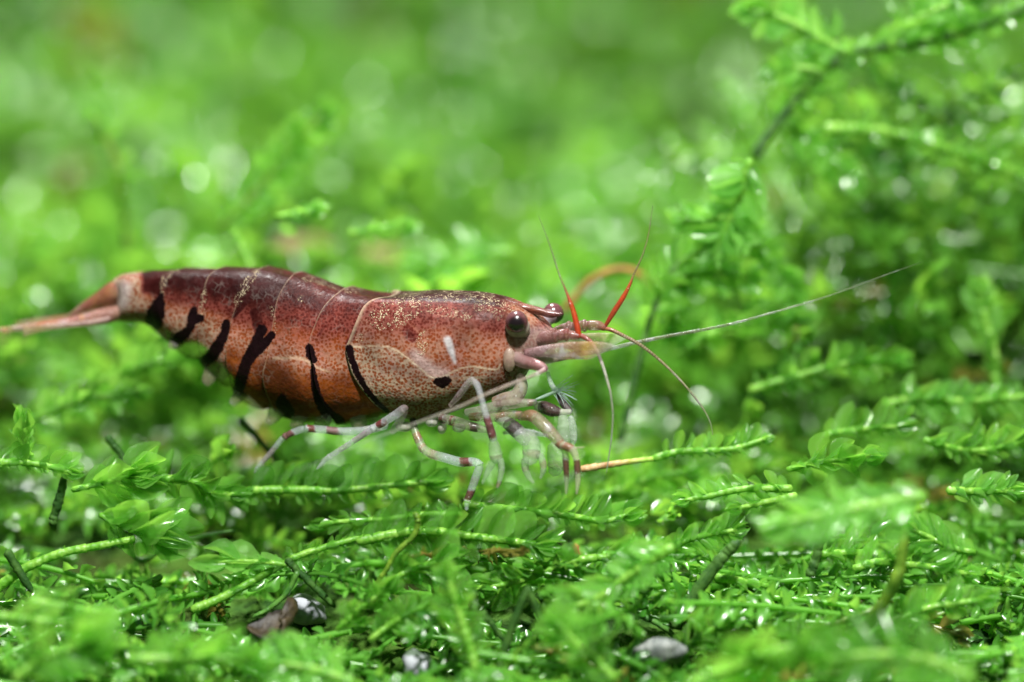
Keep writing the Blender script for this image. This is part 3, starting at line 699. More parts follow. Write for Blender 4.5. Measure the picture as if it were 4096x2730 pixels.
STATIONS = [
 ([(452, 1122), (470, 1200), (448, 1288)], 45),
 ([(500, 1096), (500, 1200), (490, 1286)], 84),
 ([(610, 1084), (588, 1190), (585, 1300)], 108),
 ([(716, 1080), (672, 1108), (650, 1150), (630, 1235), (652, 1306), (676, 1378)], 130),
 ([(872, 1077), (834, 1108), (815, 1160), (806, 1230), (792, 1340), (800, 1464)], 160),
 ([(1044, 1076), (1000, 1118), (965, 1174), (938, 1240), (915, 1330), (905, 1440), (930, 1575)], 182),
 ([(1175, 1099), (1140, 1141), (1108, 1206), (1091, 1300), (1070, 1420), (1052, 1520), (1095, 1660)], 198),
 ([(1375, 1160), (1333, 1192), (1291, 1239), (1258, 1310), (1240, 1370), (1250, 1450), (1270, 1560), (1345, 1695)], 208),
 ([(1557, 1190), (1495, 1200), (1456, 1229), (1430, 1280), (1396, 1365), (1385, 1400), (1408, 1490), (1445, 1552), (1495, 1612), (1560, 1662)], 210),
 ([(1702, 1172), (1640, 1225), (1600, 1310), (1590, 1420), (1620, 1550), (1690, 1684)], 216),
 ([(1880, 1175), (1850, 1230), (1825, 1320), (1820, 1430), (1835, 1540), (1860, 1632)], 200),
 ([(1985, 1190), (1965, 1240), (1945, 1320), (1942, 1420), (1955, 1510), (1985, 1592)], 178),
 ([(2058, 1212), (2032, 1258), (2022, 1330), (2012, 1420), (2022, 1490), (2072, 1538)], 148),
 ([(2092, 1232), (2082, 1278), (2078, 1345), (2074, 1410), (2080, 1455), (2100, 1496)], 132),
 ([(2136, 1262), (2134, 1300), (2132, 1350), (2130, 1395), (2132, 1425), (2140, 1450)], 104),
 ([(2186, 1306), (2186, 1325), (2186, 1350), (2186, 1372), (2186, 1390), (2186, 1404)], 62),
 ([(2216, 1332), (2216, 1340), (2216, 1352), (2216, 1362), (2216, 1372), (2216, 1382)], 16),
]
SEGS = [(0, 3, 6), (3, 4, 5), (4, 5, 4), (5, 6, 3), (6, 7, 2), (7, 8, 1), (8, 16, 0)]
MT = 84
def resample(poly, m):
    p, _ = cr(poly, 80); s = np.concatenate([[0], np.cumsum(np.linalg.norm(np.diff(p, axis=0), axis=1))]); s /= s[-1]
    q = np.linspace(0, 1, m); return np.stack([np.interp(q, s, p[:, 0]), np.interp(q, s, p[:, 1])], 1)
ST = np.array([resample(s, MT) for s, _ in STATIONS]); SW = np.array([w for _, w in STATIONS], float)
flat = np.concatenate([ST.reshape(len(ST), -1), SW[:, None]], 1)
rings = []; meta = []; t_ = np.linspace(0, 1, MT)
for a, b, seg in SEGS:
    n = {6: 64, 5: 42, 4: 46, 3: 44, 2: 60, 1: 56, 0: 225}[seg]
    q = np.linspace(0, 1, n); u = a + (b - a) * q
    i = np.minimum(u.astype(int), len(ST) - 2); f = (u - i)[:, None]
    e = np.vstack([2 * flat[0] - flat[1], flat, 2 * flat[-1] - flat[-2]])
    A_, B_, C_, D_ = e[i], e[i + 1], e[i + 2], e[i + 3]
    v = .5 * (2 * B_ + (C_ - A_) * f + (2 * A_ - 5 * B_ + 4 * C_ - D_) * f ** 2 + (3 * B_ - A_ - 3 * C_ + D_) * f ** 3)
    for k in range(n):
        sc = 1.0
        if seg == 0: sc = 1 + .022 * (1 - q[k]) ** 6
        else: sc = .955 + .072 * (1 - q[k]) ** .8 + .008 * math.exp(-(q[k] / .05) ** 2)
        c = v[k, :-1].reshape(MT, 2); m = (c[0] + c[-1]) / 2
        if 2 <= seg <= 5: c = c + np.stack([0 * t_, 26 * (np.sin(np.pi * min(1, q[k] * 1.02)) ** .7 - .75) * t_ ** 5], 1)
        rings.append((m + (c - m) * (1 + (sc - 1) * .7), v[k, -1] * sc)); meta.append((seg, q[k]))
NR = len(rings)
t = np.linspace(0, 1, MT); x = 2 * t ** .92 - 1
prof = np.where(x < 0, np.sqrt(np.clip(1 - np.abs(x) ** 2.3, 0, 1)), np.sqrt(np.clip(1 - np.abs(x) ** 3.2, 0, 1)))
PXY = np.array([r[0] for r in rings]); LW = np.array([r[1] for r in rings])[:, None] * prof[None]
near = S(PXY[..., 0].ravel(), PXY[..., 1].ravel(), LW.ravel())
far = mirror(near)
near = near.reshape(NR, MT, 3); far = far.reshape(NR, MT, 3)
ringv = np.concatenate([near, far[:, 1:-1][:, ::-1]], 1); K = ringv.shape[1]
pat_idx = np.concatenate([np.arange(MT), np.arange(1, MT - 1)[::-1]])
verts = ringv.reshape(-1, 3) - BASE
ii = np.arange(NR - 1)[:, None] * K; jj = np.arange(K)[None]; j2 = (jj + 1) % K
quads = np.stack([ii + jj, ii + K + jj, ii + K + j2, ii + j2], -1).reshape(-1, 4)
c0 = ringv[0].mean(0) - BASE; c1_ = ringv[-1].mean(0) - BASE
verts = np.vstack([verts, c0, c1_]); kk = NR * K
caps = [(kk, j, (j + 1) % K, kk) for j in range(K)]
fl = [tuple(q) for q in quads.tolist()] + [(kk, j, (j + 1) % K) for j in range(K)] + [(kk + 1, (NR - 1) * K + (j + 1) % K, (NR - 1) * K + j) for j in range(K)]
# pigment, from the side view
PX = PXY[..., 0]; PY = PXY[..., 1]; T = np.tile(t[None], (NR, 1)); SEG = np.array([m[0] for m in meta])[:, None] + 0 * T; Q = np.array([m[1] for m in meta])[:, None] + 0 * T
jit = (np.sin(PX * .11 + PY * .07) + np.sin(PX * .05 - PY * .13 + 1) + np.sin(PX * .23 + PY * .19 + 2) * .6) * .8
def dline(pts, rads, soft=6.0, jitter=1.0):
    """1 inside a band of varying width along a traced line"""
    pts = np.array(pts, float); best = np.full(PX.shape, -1e9)
    p, u = cr(pts, 10 * len(pts)); rr = lerp1(rads, u)
    for (x0, y0), (x1, y1), r0, r1 in zip(p[:-1], p[1:], rr[:-1], rr[1:]):
        dx, dy = x1 - x0, y1 - y0; l2 = dx * dx + dy * dy + 1e-9
        f = np.clip(((PX - x0) * dx + (PY - y0) * dy) / l2, 0, 1)
        d = np.hypot(PX - x0 - f * dx, PY - y0 - f * dy); best = np.maximum(best, r0 + (r1 - r0) * f - d)
    return smooth(-soft, soft, best + jit * jitter)
def tr(c, pts): return [c(*p) for p in pts]
stripe = np.zeros_like(PX)
for pts, rad, soft in [
    (tr(c3, [(218, 700), (238, 790), (290, 930), (370, 1070), (460, 1180), (560, 1268)]), [16, 16, 14, 13, 12, 10], 7),
    (tr(c3, [(1005, 1000), (1050, 1008), (1100, 995)]), [15, 24, 16], 7),
    (tr(c2, [(1150, 795), (1165, 850), (1190, 905)]), [16, 21, 14], 5),
    (tr(c2, [(1185, 960), (1195, 1080), (1230, 1230), (1300, 1350), (1400, 1430)]), [9, 15, 19, 24, 26], 5),
    (tr(c2, [(925, 1215), (922, 1280), (962, 1350)]), [12, 27, 32], 6),
    (tr(c2, [(745, 640), (700, 740), (640, 850)]), [22, 22, 20], 6),
    (tr(c2, [(828, 690), (760, 770), (640, 880), (590, 1000), (560, 1100), (535, 1190)]), [16, 20, 26, 24, 25, 22], 5),
    (tr(c2, [(440, 590), (425, 680), (370, 780), (320, 860), (240, 930)]), [17, 18, 24, 26, 22], 5),
    (tr(c1, [(2030, 630), (2010, 720), (2090, 720)]), [16, 22, 18], 6),
    (tr(c1, [(2010, 740), (1975, 830), (1900, 900), (1790, 980)]), [18, 18, 23, 20], 6),
    (tr(c1, [(1690, 470), (1655, 580), (1625, 690), (1610, 760)]), [10, 28, 38, 36], 8)]:
    stripe = np.maximum(stripe, dline(pts, rad, soft + 5))
LY = np.interp(PX, *np.array(tr(c3, [(200, 690), (480, 680), (600, 700), (700, 760), (850, 880), (950, 960), (1050, 960), (1300, 866), (1540, 890), (1600, 860)])).T)
below = smooth(-14, 10, PY - LY)
mar = np.where(SEG == 0, np.clip(.95 * smooth(.13, .03, T) + .50 * smooth(.62, .20, T) * (1 - .8 * below), 0, 1),
               np.where(SEG >= 3, 1.02 * smooth(.58, .22, T), .88 * smooth(.60, .10, T)))
mar = np.where(SEG == 6, 1.0 * smooth(.5, .36, T) * smooth(552, 580, PX), mar)
mar = np.maximum(mar, .85 * dline(tr(c3, [(740, 545), (780, 590)]), [22, 26], 22))
for c, pts, rad, k in [(c3, [(205, 660), (240, 600), (275, 530)], [11, 12, 9], .8), (c2, [(700, 250), (600, 400), (510, 530)], [24, 22, 11], 1.0),
                       (c2, [(690, 500), (730, 640)], [28, 26], .95), (c2, [(1320, 570), (1240, 680)], [8, 10], .75), (c2, [(950, 420), (880, 560)], [8, 10], .7),
                       (c2, [(820, 250), (760, 500)], [40, 30], .75)]:
    mar = np.maximum(mar, k * dline(tr(c, pts), rad, 9))
gold = np.zeros_like(PX)
for c, pts, rad, k in [(c3, [(470, 450), (620, 380), (760, 320), (900, 270)], [40, 55, 50, 30], 1), (c3, [(850, 245), (1100, 225), (1300, 225), (1480, 245)], [18, 24, 22, 12], 1),
                       (c3, [(1380, 330), (1500, 320), (1660, 350)], [22, 26, 24], .75), (c3, [(1500, 300), (1560, 440)], [16, 18], .6), (c3, [(880, 590), (860, 740)], [26, 24], .5),
                       (c3, [(600, 480), (680, 440)], [28, 30], .6), (c3, [(310, 610), (340, 610)], [14, 12], .8), (c3, [(950, 350), (1280, 420)], [24, 22], .45),
                       (c2, [(700, 150), (620, 240), (520, 430)], [12, 16, 13], 1), (c2, [(255, 300), (245, 470)], [10, 10], .7), (c2, [(1080, 378), (1100, 385)], [8, 8], 1),
                       (c2, [(1100, 205), (1260, 245), (1420, 290), (1540, 320)], [9, 9, 8, 10], .7), (c2, [(830, 440), (870, 670)], [12, 10], .4),
                       (c1, [(1850, 220), (1720, 300), (1690, 520)], [12, 14, 10], .6), (c1, [(2120, 540), (2110, 650)], [16, 14], .6)]:
    gold = np.maximum(gold, k * dline(tr(c, pts), rad, 14))
pale = np.where(SEG == 0, .30 + .65 * below, .42 * smooth(.38, .6, T) * smooth(.78, .6, T))
pale = np.maximum(pale, (SEG == 0) * .8 * smooth(.12, .0, Q))
pale = np.where(SEG == 6, np.maximum(.95 * smooth(590, 545, PX), .75 * smooth(.42, .6, T)), pale)
pale = np.where((SEG == 4) | (SEG == 5), np.maximum(pale, .75 * smooth(.42, .6, T)), pale)
brown = np.where((SEG >= 1) & (SEG <= 3), smooth(.58, .70, T), 0) * .95
brown = np.maximum(brown, .55 * dline(tr(c2, [(500, 850), (480, 1000), (560, 1080)]), [20, 26, 20], 14))
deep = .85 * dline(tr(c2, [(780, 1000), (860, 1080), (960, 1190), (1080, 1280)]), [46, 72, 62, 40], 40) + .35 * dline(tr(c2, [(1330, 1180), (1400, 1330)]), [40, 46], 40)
opq = np.interp(PX, [640, 720, 800, 870, 920, 965, 1060], [1306, 1322, 1368, 1420, 1490, 1555, 1640])
clear = np.where((SEG >= 3) & (SEG <= 5), smooth(-12, 26, PY - opq), 0) * .74
clear = np.where((SEG >= 1) & (SEG <= 2), smooth(.93, 1.0, T) * .6, clear)
clear = np.where(SEG == 0, .35 * smooth(.55, .8, T) * smooth(1950, 2040, PX) + .25 * smooth(.94, 1, T), clear)
clear = np.where(SEG == 6, .3 * smooth(.9, 1, T), clear)
line = .9 * dline(tr(c3, [(215, 690), (330, 690), (480, 678), (600, 702), (700, 762), (850, 882), (950, 962), (1050, 962), (1150, 912), (1300, 866), (1450, 886), (1540, 892), (1575, 845)]), [2.6] * 13, 2.4, .2)
line = np.maximum(line, np.where(SEG == 0, smooth(.014, .0, Q) * .6, np.where(SEG > 0, smooth(.035, .0, Q) * .3, 0)))
line = np.maximum(line, .5 * dline(tr(c2, [(850, 890), (1080, 890), (1200, 960), (1330, 1010)]), [5, 6, 5, 4], 5, .5))
white = .95 * dline(tr(c3, [(1100, 630), (1130, 720), (1165, 830)]), [15, 13, 5], 6, .3)
white = np.maximum(white, .35 * dline(tr(c3, [(800, 760), (960, 900), (1080, 920)]), [20, 26, 16], 18))
white = np.maximum(white, .5 * dline(tr(c1, [(1300, 400), (1280, 560)]), [26, 22], 22))
mar *= 1 - .9 * np.minimum(1, white)
snout = smooth(2008, 2105, PX - .10 * (PY - 1400)) * (SEG == 0)
pale = pale * (1 - snout) + .55 * snout; mar = np.maximum(mar * (1 - snout), snout * (.22 + .22 * np.sin(PY * .045 + PX * .02)))
white = np.maximum(white, .22 * snout * smooth(1290, 1330, PY)); line *= 1 - snout; clear = np.maximum(clear * (1 - snout), .12 * snout)
pa = np.stack([stripe, mar, gold], -1)[:, pat_idx].reshape(-1, 3); pb = np.stack([pale, brown, clear], -1)[:, pat_idx].reshape(-1, 3); pc = np.stack([line, white, deep], -1)[:, pat_idx].reshape(-1, 3)
body_me = new_mesh('shrimp_body', verts, fl, M['body'])
for nme, arr in (('pat_a', pa), ('pat_b', pb), ('pat_c', pc)):
    attr(body_me, nme, np.vstack([arr, arr[:1] * 0, arr[-1:] * 0]))
link('body', body_me, shrimp)

PALE = (.58, .62, .65); MAR = (.13, .016, .014); DARK = (.016, .006, .010); BRN = (.22, .075, .03); PINK = (.44, .25, .25)
PAINT_N = [0]
def paint(n_rows, sides, u, base, alpha, bands, cap=True, seed=0):
    """pigment of a limb: bands with slanted, ragged ends"""
    PAINT_N[0] += 1; ph = PAINT_N[0] * 1.7
    uu = np.repeat(u[:, None], sides, 1); an = np.linspace(0, 2 * np.pi, sides, endpoint=False)[None] + 0 * uu
    wob = .5 * np.sin(an + ph) + .28 * np.sin(3 * an + 9 * uu + ph) + .25 * np.sin(2 * an - 17 * uu + 2 * ph) + .22 * np.sin(5 * an + 31 * uu)
    col = np.zeros((n_rows, sides, 4))
    if isinstance(base[0], (tuple, list)):
        for a in range(3): col[..., a] = lerp1([b[a] for b in base], u)[:, None]
    else: col[..., :3] = base
    col[..., 3] = (lerp1(alpha, u) if isinstance(alpha, (list, tuple)) else np.full(n_rows, alpha))[:, None]
    for a, b, c, k in bands:
        g = min(.16, (b - a) * .3)
        v = uu + wob * g * .9
        f = (smooth(a - g * .45, a + g * .45, v) * smooth(b + g * .45, b - g * .45, v) * k)[..., None]
        col[..., :3] = col[..., :3] * (1 - f) + np.array(c) * f; col[..., 3:] = col[..., 3:] * (1 - f) + .97 * f
    full = col.reshape(-1, 4)
    if cap: full = np.vstack([full, col[0, :1], col[-1, :1]])
    return full
def limb(name, pts, rad, parent, base=PALE, alpha=.5, bands=(), sides=10, dens=14, label=None, far_side=False, knots=(), mat=None):
    """a jointed tube through (px, py, w) points; radii in photo pixels"""
    p = np.array([S(x, y, w)[0] for x, y, w in pts])
    if far_side: p = mirror(p)
    thin = .88 if name in ('walking_leg', 'claw', 'claw_finger', 'mouthpart') else 1.0
    q, u = cr(p, dens * len(pts)); r = lerp1(rad, u) / 1000 * thin
    if thin < 1: alpha = [a * .86 for a in alpha] if isinstance(alpha, (list, tuple)) else alpha * .86
    for kx in knots: r = r * (1 + .22 * np.exp(-((u - kx) / .10) ** 2) - .18 * np.exp(-((u - kx - .22) / .08) ** 2))
    v, f = tube_arrays(q - BASE, r, sides)
    me = new_mesh(name, v, f, M[mat or ('flesh' if name in FLESHY else 'limb')]); attr(me, 'pat', paint(len(q), sides, u, base, alpha, bands))
    return link(name, me, parent, label=label)
def blade(name, tops, bots, thick, w0, parent, base=PALE, alpha=.6, bands=(), mat='flesh', dens=10, label=None, far_side=False):
    a = cr(np.array(tops, float), dens * len(tops))[0]; b, u = cr(np.array(bots, float), dens * len(tops)) if len(bots) == len(tops) else (None, None)
    n = len(a); th = lerp1(thick, u) if not np.isscalar(thick) else np.full(n, thick)
    w0s = lerp1(w0, u) if not np.isscalar(w0) else np.full(n, w0)
    an = np.linspace(0, 2 * np.pi, 14, endpoint=False); c = (a + b) / 2; h = (a - b) / 2
    px = c[:, None] + h[:, None] * np.cos(an)[None, :, None]; w = w0s[:, None] + th[:, None] * np.sin(an)[None]
    v = S(px[..., 0].ravel(), px[..., 1].ravel(), w.ravel())
    if far_side: v = mirror(v)
    v = v - BASE; sides = 14
    i = np.arange(n - 1)[:, None] * sides; j = np.arange(sides)[None]; j2_ = (j + 1) % sides
    f = [tuple(q) for q in np.stack([i + j, i + j2_, i + sides + j2_, i + sides + j], -1).reshape(-1, 4).tolist()]
    f += [tuple(range(sides - 1, -1, -1)), tuple(range((n - 1) * sides, n * sides))]
    me = new_mesh(name, v, f, M[mat]); attr(me, 'pat', paint(n, sides, u, base, alpha, bands, cap=False))
    return link(name, me, parent, label=label)
FLESHY = ('antennule', 'antenna', 'mouthpart', 'eye')
def ball(name, px, py, w, rx, ry, rw, parent, mat='flesh', base=PALE, alpha=.7, pupil=None, label=None):
    nu, nv = 28, 18; V = []; F_ = []; C_ = []
    ctr = S(px, py, w)[0]; zx = SF; zz = np.array([0, 0, 1.0])
    for i in range(nv + 1):
        th = math.pi * i / nv
        for j in range(nu):
            a = 2 * math.pi * j / nu; d = (math.sin(th) * math.cos(a), math.sin(th) * math.sin(a), math.cos(th))
            V.append(ctr + zx * d[0] * rx / 1000 + SN * d[1] * rw / 1000 + zz * d[2] * ry / 1000 - BASE)
            if pupil is not None:
                dd = unit(np.array(pupil)); k = d[0] * dd[0] + d[1] * dd[1] + d[2] * dd[2]
                C_.append([float(smooth(.48, .86, np.array(k))), 0, 0])
            else: C_.append([*base, alpha])
    for i in range(nv):
        for j in range(nu):
            a = i * nu + j; b = i * nu + (j + 1) % nu; F_.append((a, a + nu, b + nu, b))
    me = new_mesh(name, np.array(V), F_, M[mat]); attr(me, 'pat', C_)
    return link(name, me, parent, label=label)
def w_(c, pts, w): 
    ws = w if isinstance(w, (list, tuple)) else [w] * len(pts)
    return [(*c(x, y), q) for (x, y), q in zip(pts, ws)]

# rostrum
blade('rostrum', [(2020, 1196), (2090, 1211), (2150, 1227), (2205, 1243), (2254, 1254)], [(2020, 1275), (2090, 1254), (2150, 1260), (2205, 1273), (2254, 1259)],
      [60, 34, 22, 14, 4], 0, shrimp, base=[(.10, .022, .018), (.20, .05, .02), (.20, .05, .022), (.15, .045, .035), (.14, .05, .05)], alpha=[1, .95, .92, .9, .8])
# eyes
eye = limb('eye', [(2110, 1340, 60), (2090, 1322, 110), (2071, 1304, 140)], [26, 33, 40], shrimp, base=(.52, .45, .38), alpha=.85, label='near eye on its pale stalk')
ball('eye_cup', *c4(486, 735), 130, 49, 43, 46, eye, base=(.56, .47, .40), alpha=.95)
ball('cornea', 2067, 1288, 157, 45, 44, 44, eye, 'cornea', pupil=(.20, .95, -.12))
eye = limb('eye', [(2130, 1310, -30), (2165, 1292, -80), (2205, 1262, -120)], [24, 30, 33], shrimp, base=(.42, .34, .36), alpha=.7, label='far eye showing past the rostrum')
ball('cornea', 2213, 1254, -140, 43, 42, 43, eye, 'cornea', pupil=(.55, .3, -.75))
# antennules: stalk > two feelers
an = limb('antennule', w_(c4, [(690, 890), (800, 860), (920, 835), (1050, 825), (1190, 845)], [70, 75, 78, 80, 80]), [24, 28, 26, 22, 14], shrimp, base=[(.36, .22, .20), (.24, .11, .10), (.20, .08, .07), (.22, .07, .06), (.26, .08, .06)],
          alpha=.8, knots=(2, 3), label='near antennule stalk with two feelers')
RED = (.50, .055, .012)
limb('feeler', w_(c4, [(1188, 852), (1165, 740), (1130, 590), (1095, 480), (1068, 405)], 80) + [(2258, 1150, 80), (2236, 1095, 80), (2195, 970, 80), (2154, 864, 80)], [11, 12, 11, 9, 6, 4.5, 3.6, 2.6, 1.2], an,
     base=[RED, RED, RED, RED, (.42, .08, .03), (.25, .14, .06), (.2, .2, .1), (.16, .2, .1), (.2, .24, .14)], alpha=[.95, .95, .95, .95, .9, .8, .65, .5, .35], bands=[(.15 * i, .15 * i + .05, (.26, .02, .008), .45) for i in range(27)], dens=34, label='short red upright feeler')
limb('feeler', w_(c4, [(1205, 835), (1300, 890), (1370, 980), (1420, 1080), (1480, 1250), (1530, 1430)], [80, 85, 90, 95, 100, 105]) + [(*c7(560, 1180), 110), (*c7(572, 1300), 112), (*c7(563, 1440), 114), (*c7(545, 1565), 116), (*c7(535, 1630), 116)],
     [10, 9, 8, 7, 6, 5.4, 5, 4.4, 3.6, 2.8, 1.5], an, base=[(.26, .06, .04), (.24, .06, .05), (.34, .2, .18), (.46, .38, .36), (.5, .48, .42), (.32, .34, .24), (.26, .3, .2), (.26, .3, .2), (.26, .3, .2), (.3, .35, .25), (.3, .35, .25)],
     alpha=[1, 1, .95, .95, .9, .85, .8, .75, .7, .6, .5], label='pale feeler drooping down')
an = limb('antennule', w_(c4, [(800, 850), (960, 780), (1080, 742), (1250, 722), (1400, 722), (1490, 745)], -60), [18, 22, 23, 22, 21, 11], shrimp,
          base=[(.34, .22, .2), (.26, .14, .12), (.21, .10, .09), (.2, .08, .07), (.22, .08, .07), (.28, .08, .06)], alpha=.78, knots=(2, 3), label='far antennule stalk with two feelers')
limb('feeler', w_(c4, [(1480, 738), (1580, 570), (1690, 400), (1770, 245)], -60) + [(*c7(690, 500), -60), (*c7(740, 390), -60), (*c7(775, 270), -60), (*c7(800, 105), -60)], [7, 11, 10, 6, 4.4, 3.6, 2.6, 1.2], an,
     base=[(.25, .03, .015), (.36, .045, .015), RED, (.5, .1, .03), (.24, .2, .08), (.2, .2, .09), (.26, .16, .1), (.2, .22, .12)], alpha=[.95, .95, .95, .95, .75, .65, .5, .35], bands=[(.15 * i, .15 * i + .05, (.22, .02, .008), .45) for i in range(21)], dens=34, label='short red slanting feeler')
pts = w_(c7, [(510, 805), (560, 812), (640, 850), (720, 893), (800, 952), (900, 1042), (1000, 1150), (1080, 1252), (1125, 1335), (1142, 1410)], -60)
fd = limb('feeler', pts, [9, 8.5, 7.5, 7, 6.4, 5.6, 5, 4.2, 3, 1.5], an, base=[(.4, .12, .06), (.35, .14, .07), (.28, .2, .12), (.26, .2, .11), (.22, .18, .09), (.22, .2, .1), (.22, .22, .12), (.24, .25, .14), (.26, .3, .18), (.26, .3, .18)], alpha=[1, .95, .9, .85, .85, .8, .8, .75, .65, .5],
          bands=[(.9 + .16 * i, .97 + .16 * i, (.10, .06, .03), .7) for i in range(22)], dens=30, label='ringed feeler sweeping forward and down')
# antennae
SCT = tr(c4, [(560, 990), (800, 945), (1050, 912), (1300, 903), (1480, 915), (1600, 948)]); SCB = tr(c4, [(560, 1105), (800, 1080), (1000, 1108), (1200, 1108), (1330, 1098), (1605, 958)])
blade('antennal_scale', SCT, SCB, [20, 18, 12, 8, 6, 3], [120, 128, 130, 128, 124, 118], shrimp, base=[(.32, .19, .19), (.34, .23, .24), (.36, .22, .14), (.46, .27, .07), (.46, .38, .24), (.55, .57, .54)], alpha=[.85, .7, .62, .6, .42, .25], label='near blade-like antennal scale with a golden sheen')
blade('antennal_scale', SCT, SCB, [20, 18, 12, 8, 6, 3], [120, 128, 130, 128, 124, 118], shrimp, base=[(.42, .26, .24), (.44, .30, .28), (.46, .34, .25), (.5, .38, .24), (.55, .5, .4), (.6, .62, .58)], alpha=[.8, .6, .45, .35, .3, .2], far_side=True, label='far antennal scale')
at = limb('antenna', w_(c4, [(430, 1060), (540, 1125), (680, 1165), (770, 1200), (812, 1222)], [110, 140, 165, 185, 195]), [30, 26, 23, 19, 12], shrimp, base=[(.42, .31, .27), (.36, .22, .21), (.34, .16, .16), (.34, .15, .16), (.32, .17, .18)], alpha=.85, label='near antenna folded back over the flank')
limb('flagellum', [(*c4(795, 1225), 200), (*c4(700, 1275), 225), (*c4(560, 1330), 262), (*c4(300, 1432), 330), (*c4(100, 1515), 380), (1850, 1622, 420), (1700, 1680, 500), (1540, 1738, 590), (1392, 1796, 690), (1290, 1843, 760), (1100, 1920, 880)],
     [10, 8.5, 7.5, 7, 6.5, 6, 5.5, 4.5, 4, 3.5, 2], at, base=[(.44, .28, .28), (.42, .31, .28), (.40, .31, .26), (.40, .31, .26), (.40, .30, .25), (.42, .34, .28), (.42, .38, .3), (.42, .44, .36), (.42, .46, .36), (.42, .46, .36), (.42, .46, .36)], alpha=[.8, .5, .38, .32, .30, .25, .2, .15, .12, .1, .06], label='whip sweeping back beneath the carapace')
at = limb('antenna', w_(c4, [(560, 1120), (800, 1110), (1100, 1060), (1420, 1010)], -120), [24, 20, 14, 9], shrimp, base=(.42, .30, .28), alpha=.8, label='far antenna stretched forward')
pts = w_(c7, [(500, 935), (590, 912), (720, 882), (900, 846), (1200, 790), (1500, 710), (1800, 620), (2100, 510), (2330, 428)], [-130, -135, -150, -170, -210, -270, -340, -420, -480])
limb('flagellum', pts, [9, 8.5, 8, 7, 5.8, 4.8, 3.8, 2.8, 1.6], at, base=[(.24, .24, .14), (.19, .23, .11), (.15, .18, .08), (.11, .14, .055), (.09, .125, .04), (.08, .12, .035), (.08, .12, .035), (.08, .12, .035), (.08, .13, .035)], alpha=[.5, .5, .52, .54, .5, .44, .36, .28, .14],
     bands=[(1.2 + .09 * i, 1.235 + .09 * i, (.10, .11, .05), .5) for i in range(36)], dens=44, label='long thin green whip reaching forward')
# base of the antennae and mouthparts
ball('antennal_base', *c4(392, 1110), 140, 26, 48, 22, shrimp, base=(.44, .33, .25), alpha=.85)
ball('antennal_base', *c4(385, 1090), -120, 34, 56, 34, shrimp, base=(.50, .40, .30), alpha=.95)
limb('mouthpart', w_(c5, [(960, 470), (1060, 440), (1150, 420), (1200, 330), (1190, 230)], [100, 110, 115, 110, 100]), [26, 32, 34, 30, 20], shrimp, base=[(.42, .28, .18), (.46, .36, .27), (.52, .46, .38), (.44, .36, .28), (.46, .38, .3)], alpha=.8)
limb('mouthpart', w_(c5, [(700, 560), (850, 540), (1000, 500), (1150, 480), (1330, 470)], [130, 135, 140, 140, 130]), [16, 24, 26, 24, 14], shrimp, base=[(.5, .5, .4), (.54, .54, .44), (.52, .5, .4), (.5, .44, .34), (.55, .52, .46)], alpha=.46, bands=[(1.9, 2.2, DARK, .6), (3.6, 3.9, BRN, .6)])
limb('mouthpart', w_(c5, [(740, 600), (900, 600), (1050, 590), (1200, 580)], [120, 130, 135, 130]), [18, 25, 26, 18], shrimp, base=(.42, .36, .26), alpha=.5, bands=[(.05, .5, BRN, .8), (1.6, 2.1, BRN, .6), (2.7, 3.0, BRN, .7)])
limb('mouthpart', w_(c5, [(470, 610), (600, 640), (760, 690), (900, 720)], [110, 120, 125, 120]), [22, 24, 22, 14], shrimp, base=(.42, .4, .32), alpha=.45, bands=[(.0, .35, DARK, .95), (.75, .95, MAR, .9), (1.9, 2.3, DARK, .8)])
for cx_, cy_, r1_, r2_ in ((400, 650, 60, 40), (490, 700, 40, 55), (640, 700, 60, 40), (150, 690, 80, 46)):
    ball('leg_base', *c5(cx_, cy_), 90, r1_ / 2.24, r2_ / 2.24, 30, shrimp, base=(.50, .50, .42), alpha=.62)
limb('mouthpart', w_(c5, [(1040, 745), (1150, 730), (1300, 745), (1440, 770)], [-60, -70, -80, -80]), [8, 15, 15, 6], shrimp, base=(.55, .6, .62), alpha=.6)

# walking legs (near flank)
limb('walking_leg', w_(c6, [(1750, 590), (1500, 655), (1200, 665), (1000, 645), (815, 635), (700, 660), (560, 725), (480, 805), (380, 930), (240, 1090), (205, 1150)], [110, 130, 150, 160, 170, 172, 174, 176, 178, 180, 180]),
     [20, 19, 18.5, 18, 17, 16.5, 15, 13, 12.5, 11.5, 6], shrimp, alpha=.36, bands=[(2.05, 2.75, MAR, .85), (3.45, 3.95, MAR, .97), (5.3, 6.25, MAR, .9), (7.4, 8.6, MAR, .55), (.3, 1.0, (.3, .26, .16), .4)], knots=(4, 6), label='hindmost leg reaching back over the moss')
limb('walking_leg', w_(c6, [(1830, 660), (1900, 560), (1965, 400), (1860, 470), (1690, 575), (1600, 625), (1450, 725), (1250, 855), (1080, 965), (1030, 1005), (955, 1085), (930, 1110)], [90, 170, 260, 268, 264, 262, 258, 254, 250, 250, 250, 250]),
     [16, 18, 18, 19.5, 18, 15.5, 14, 12.5, 12, 10, 7, 3], shrimp, base=[(.5, .5, .44), (.46, .4, .4), (.40, .28, .30)] + [(.62, .62, .68)] * 9, alpha=.38,
     bands=[(1.8, 2.1, MAR, .35), (3.75, 4.4, MAR, .97), (5.4, 6.4, MAR, .5), (6.7, 7.2, MAR, .4)], knots=(5, 8), label='hind leg with its knee pushed out towards the viewer')
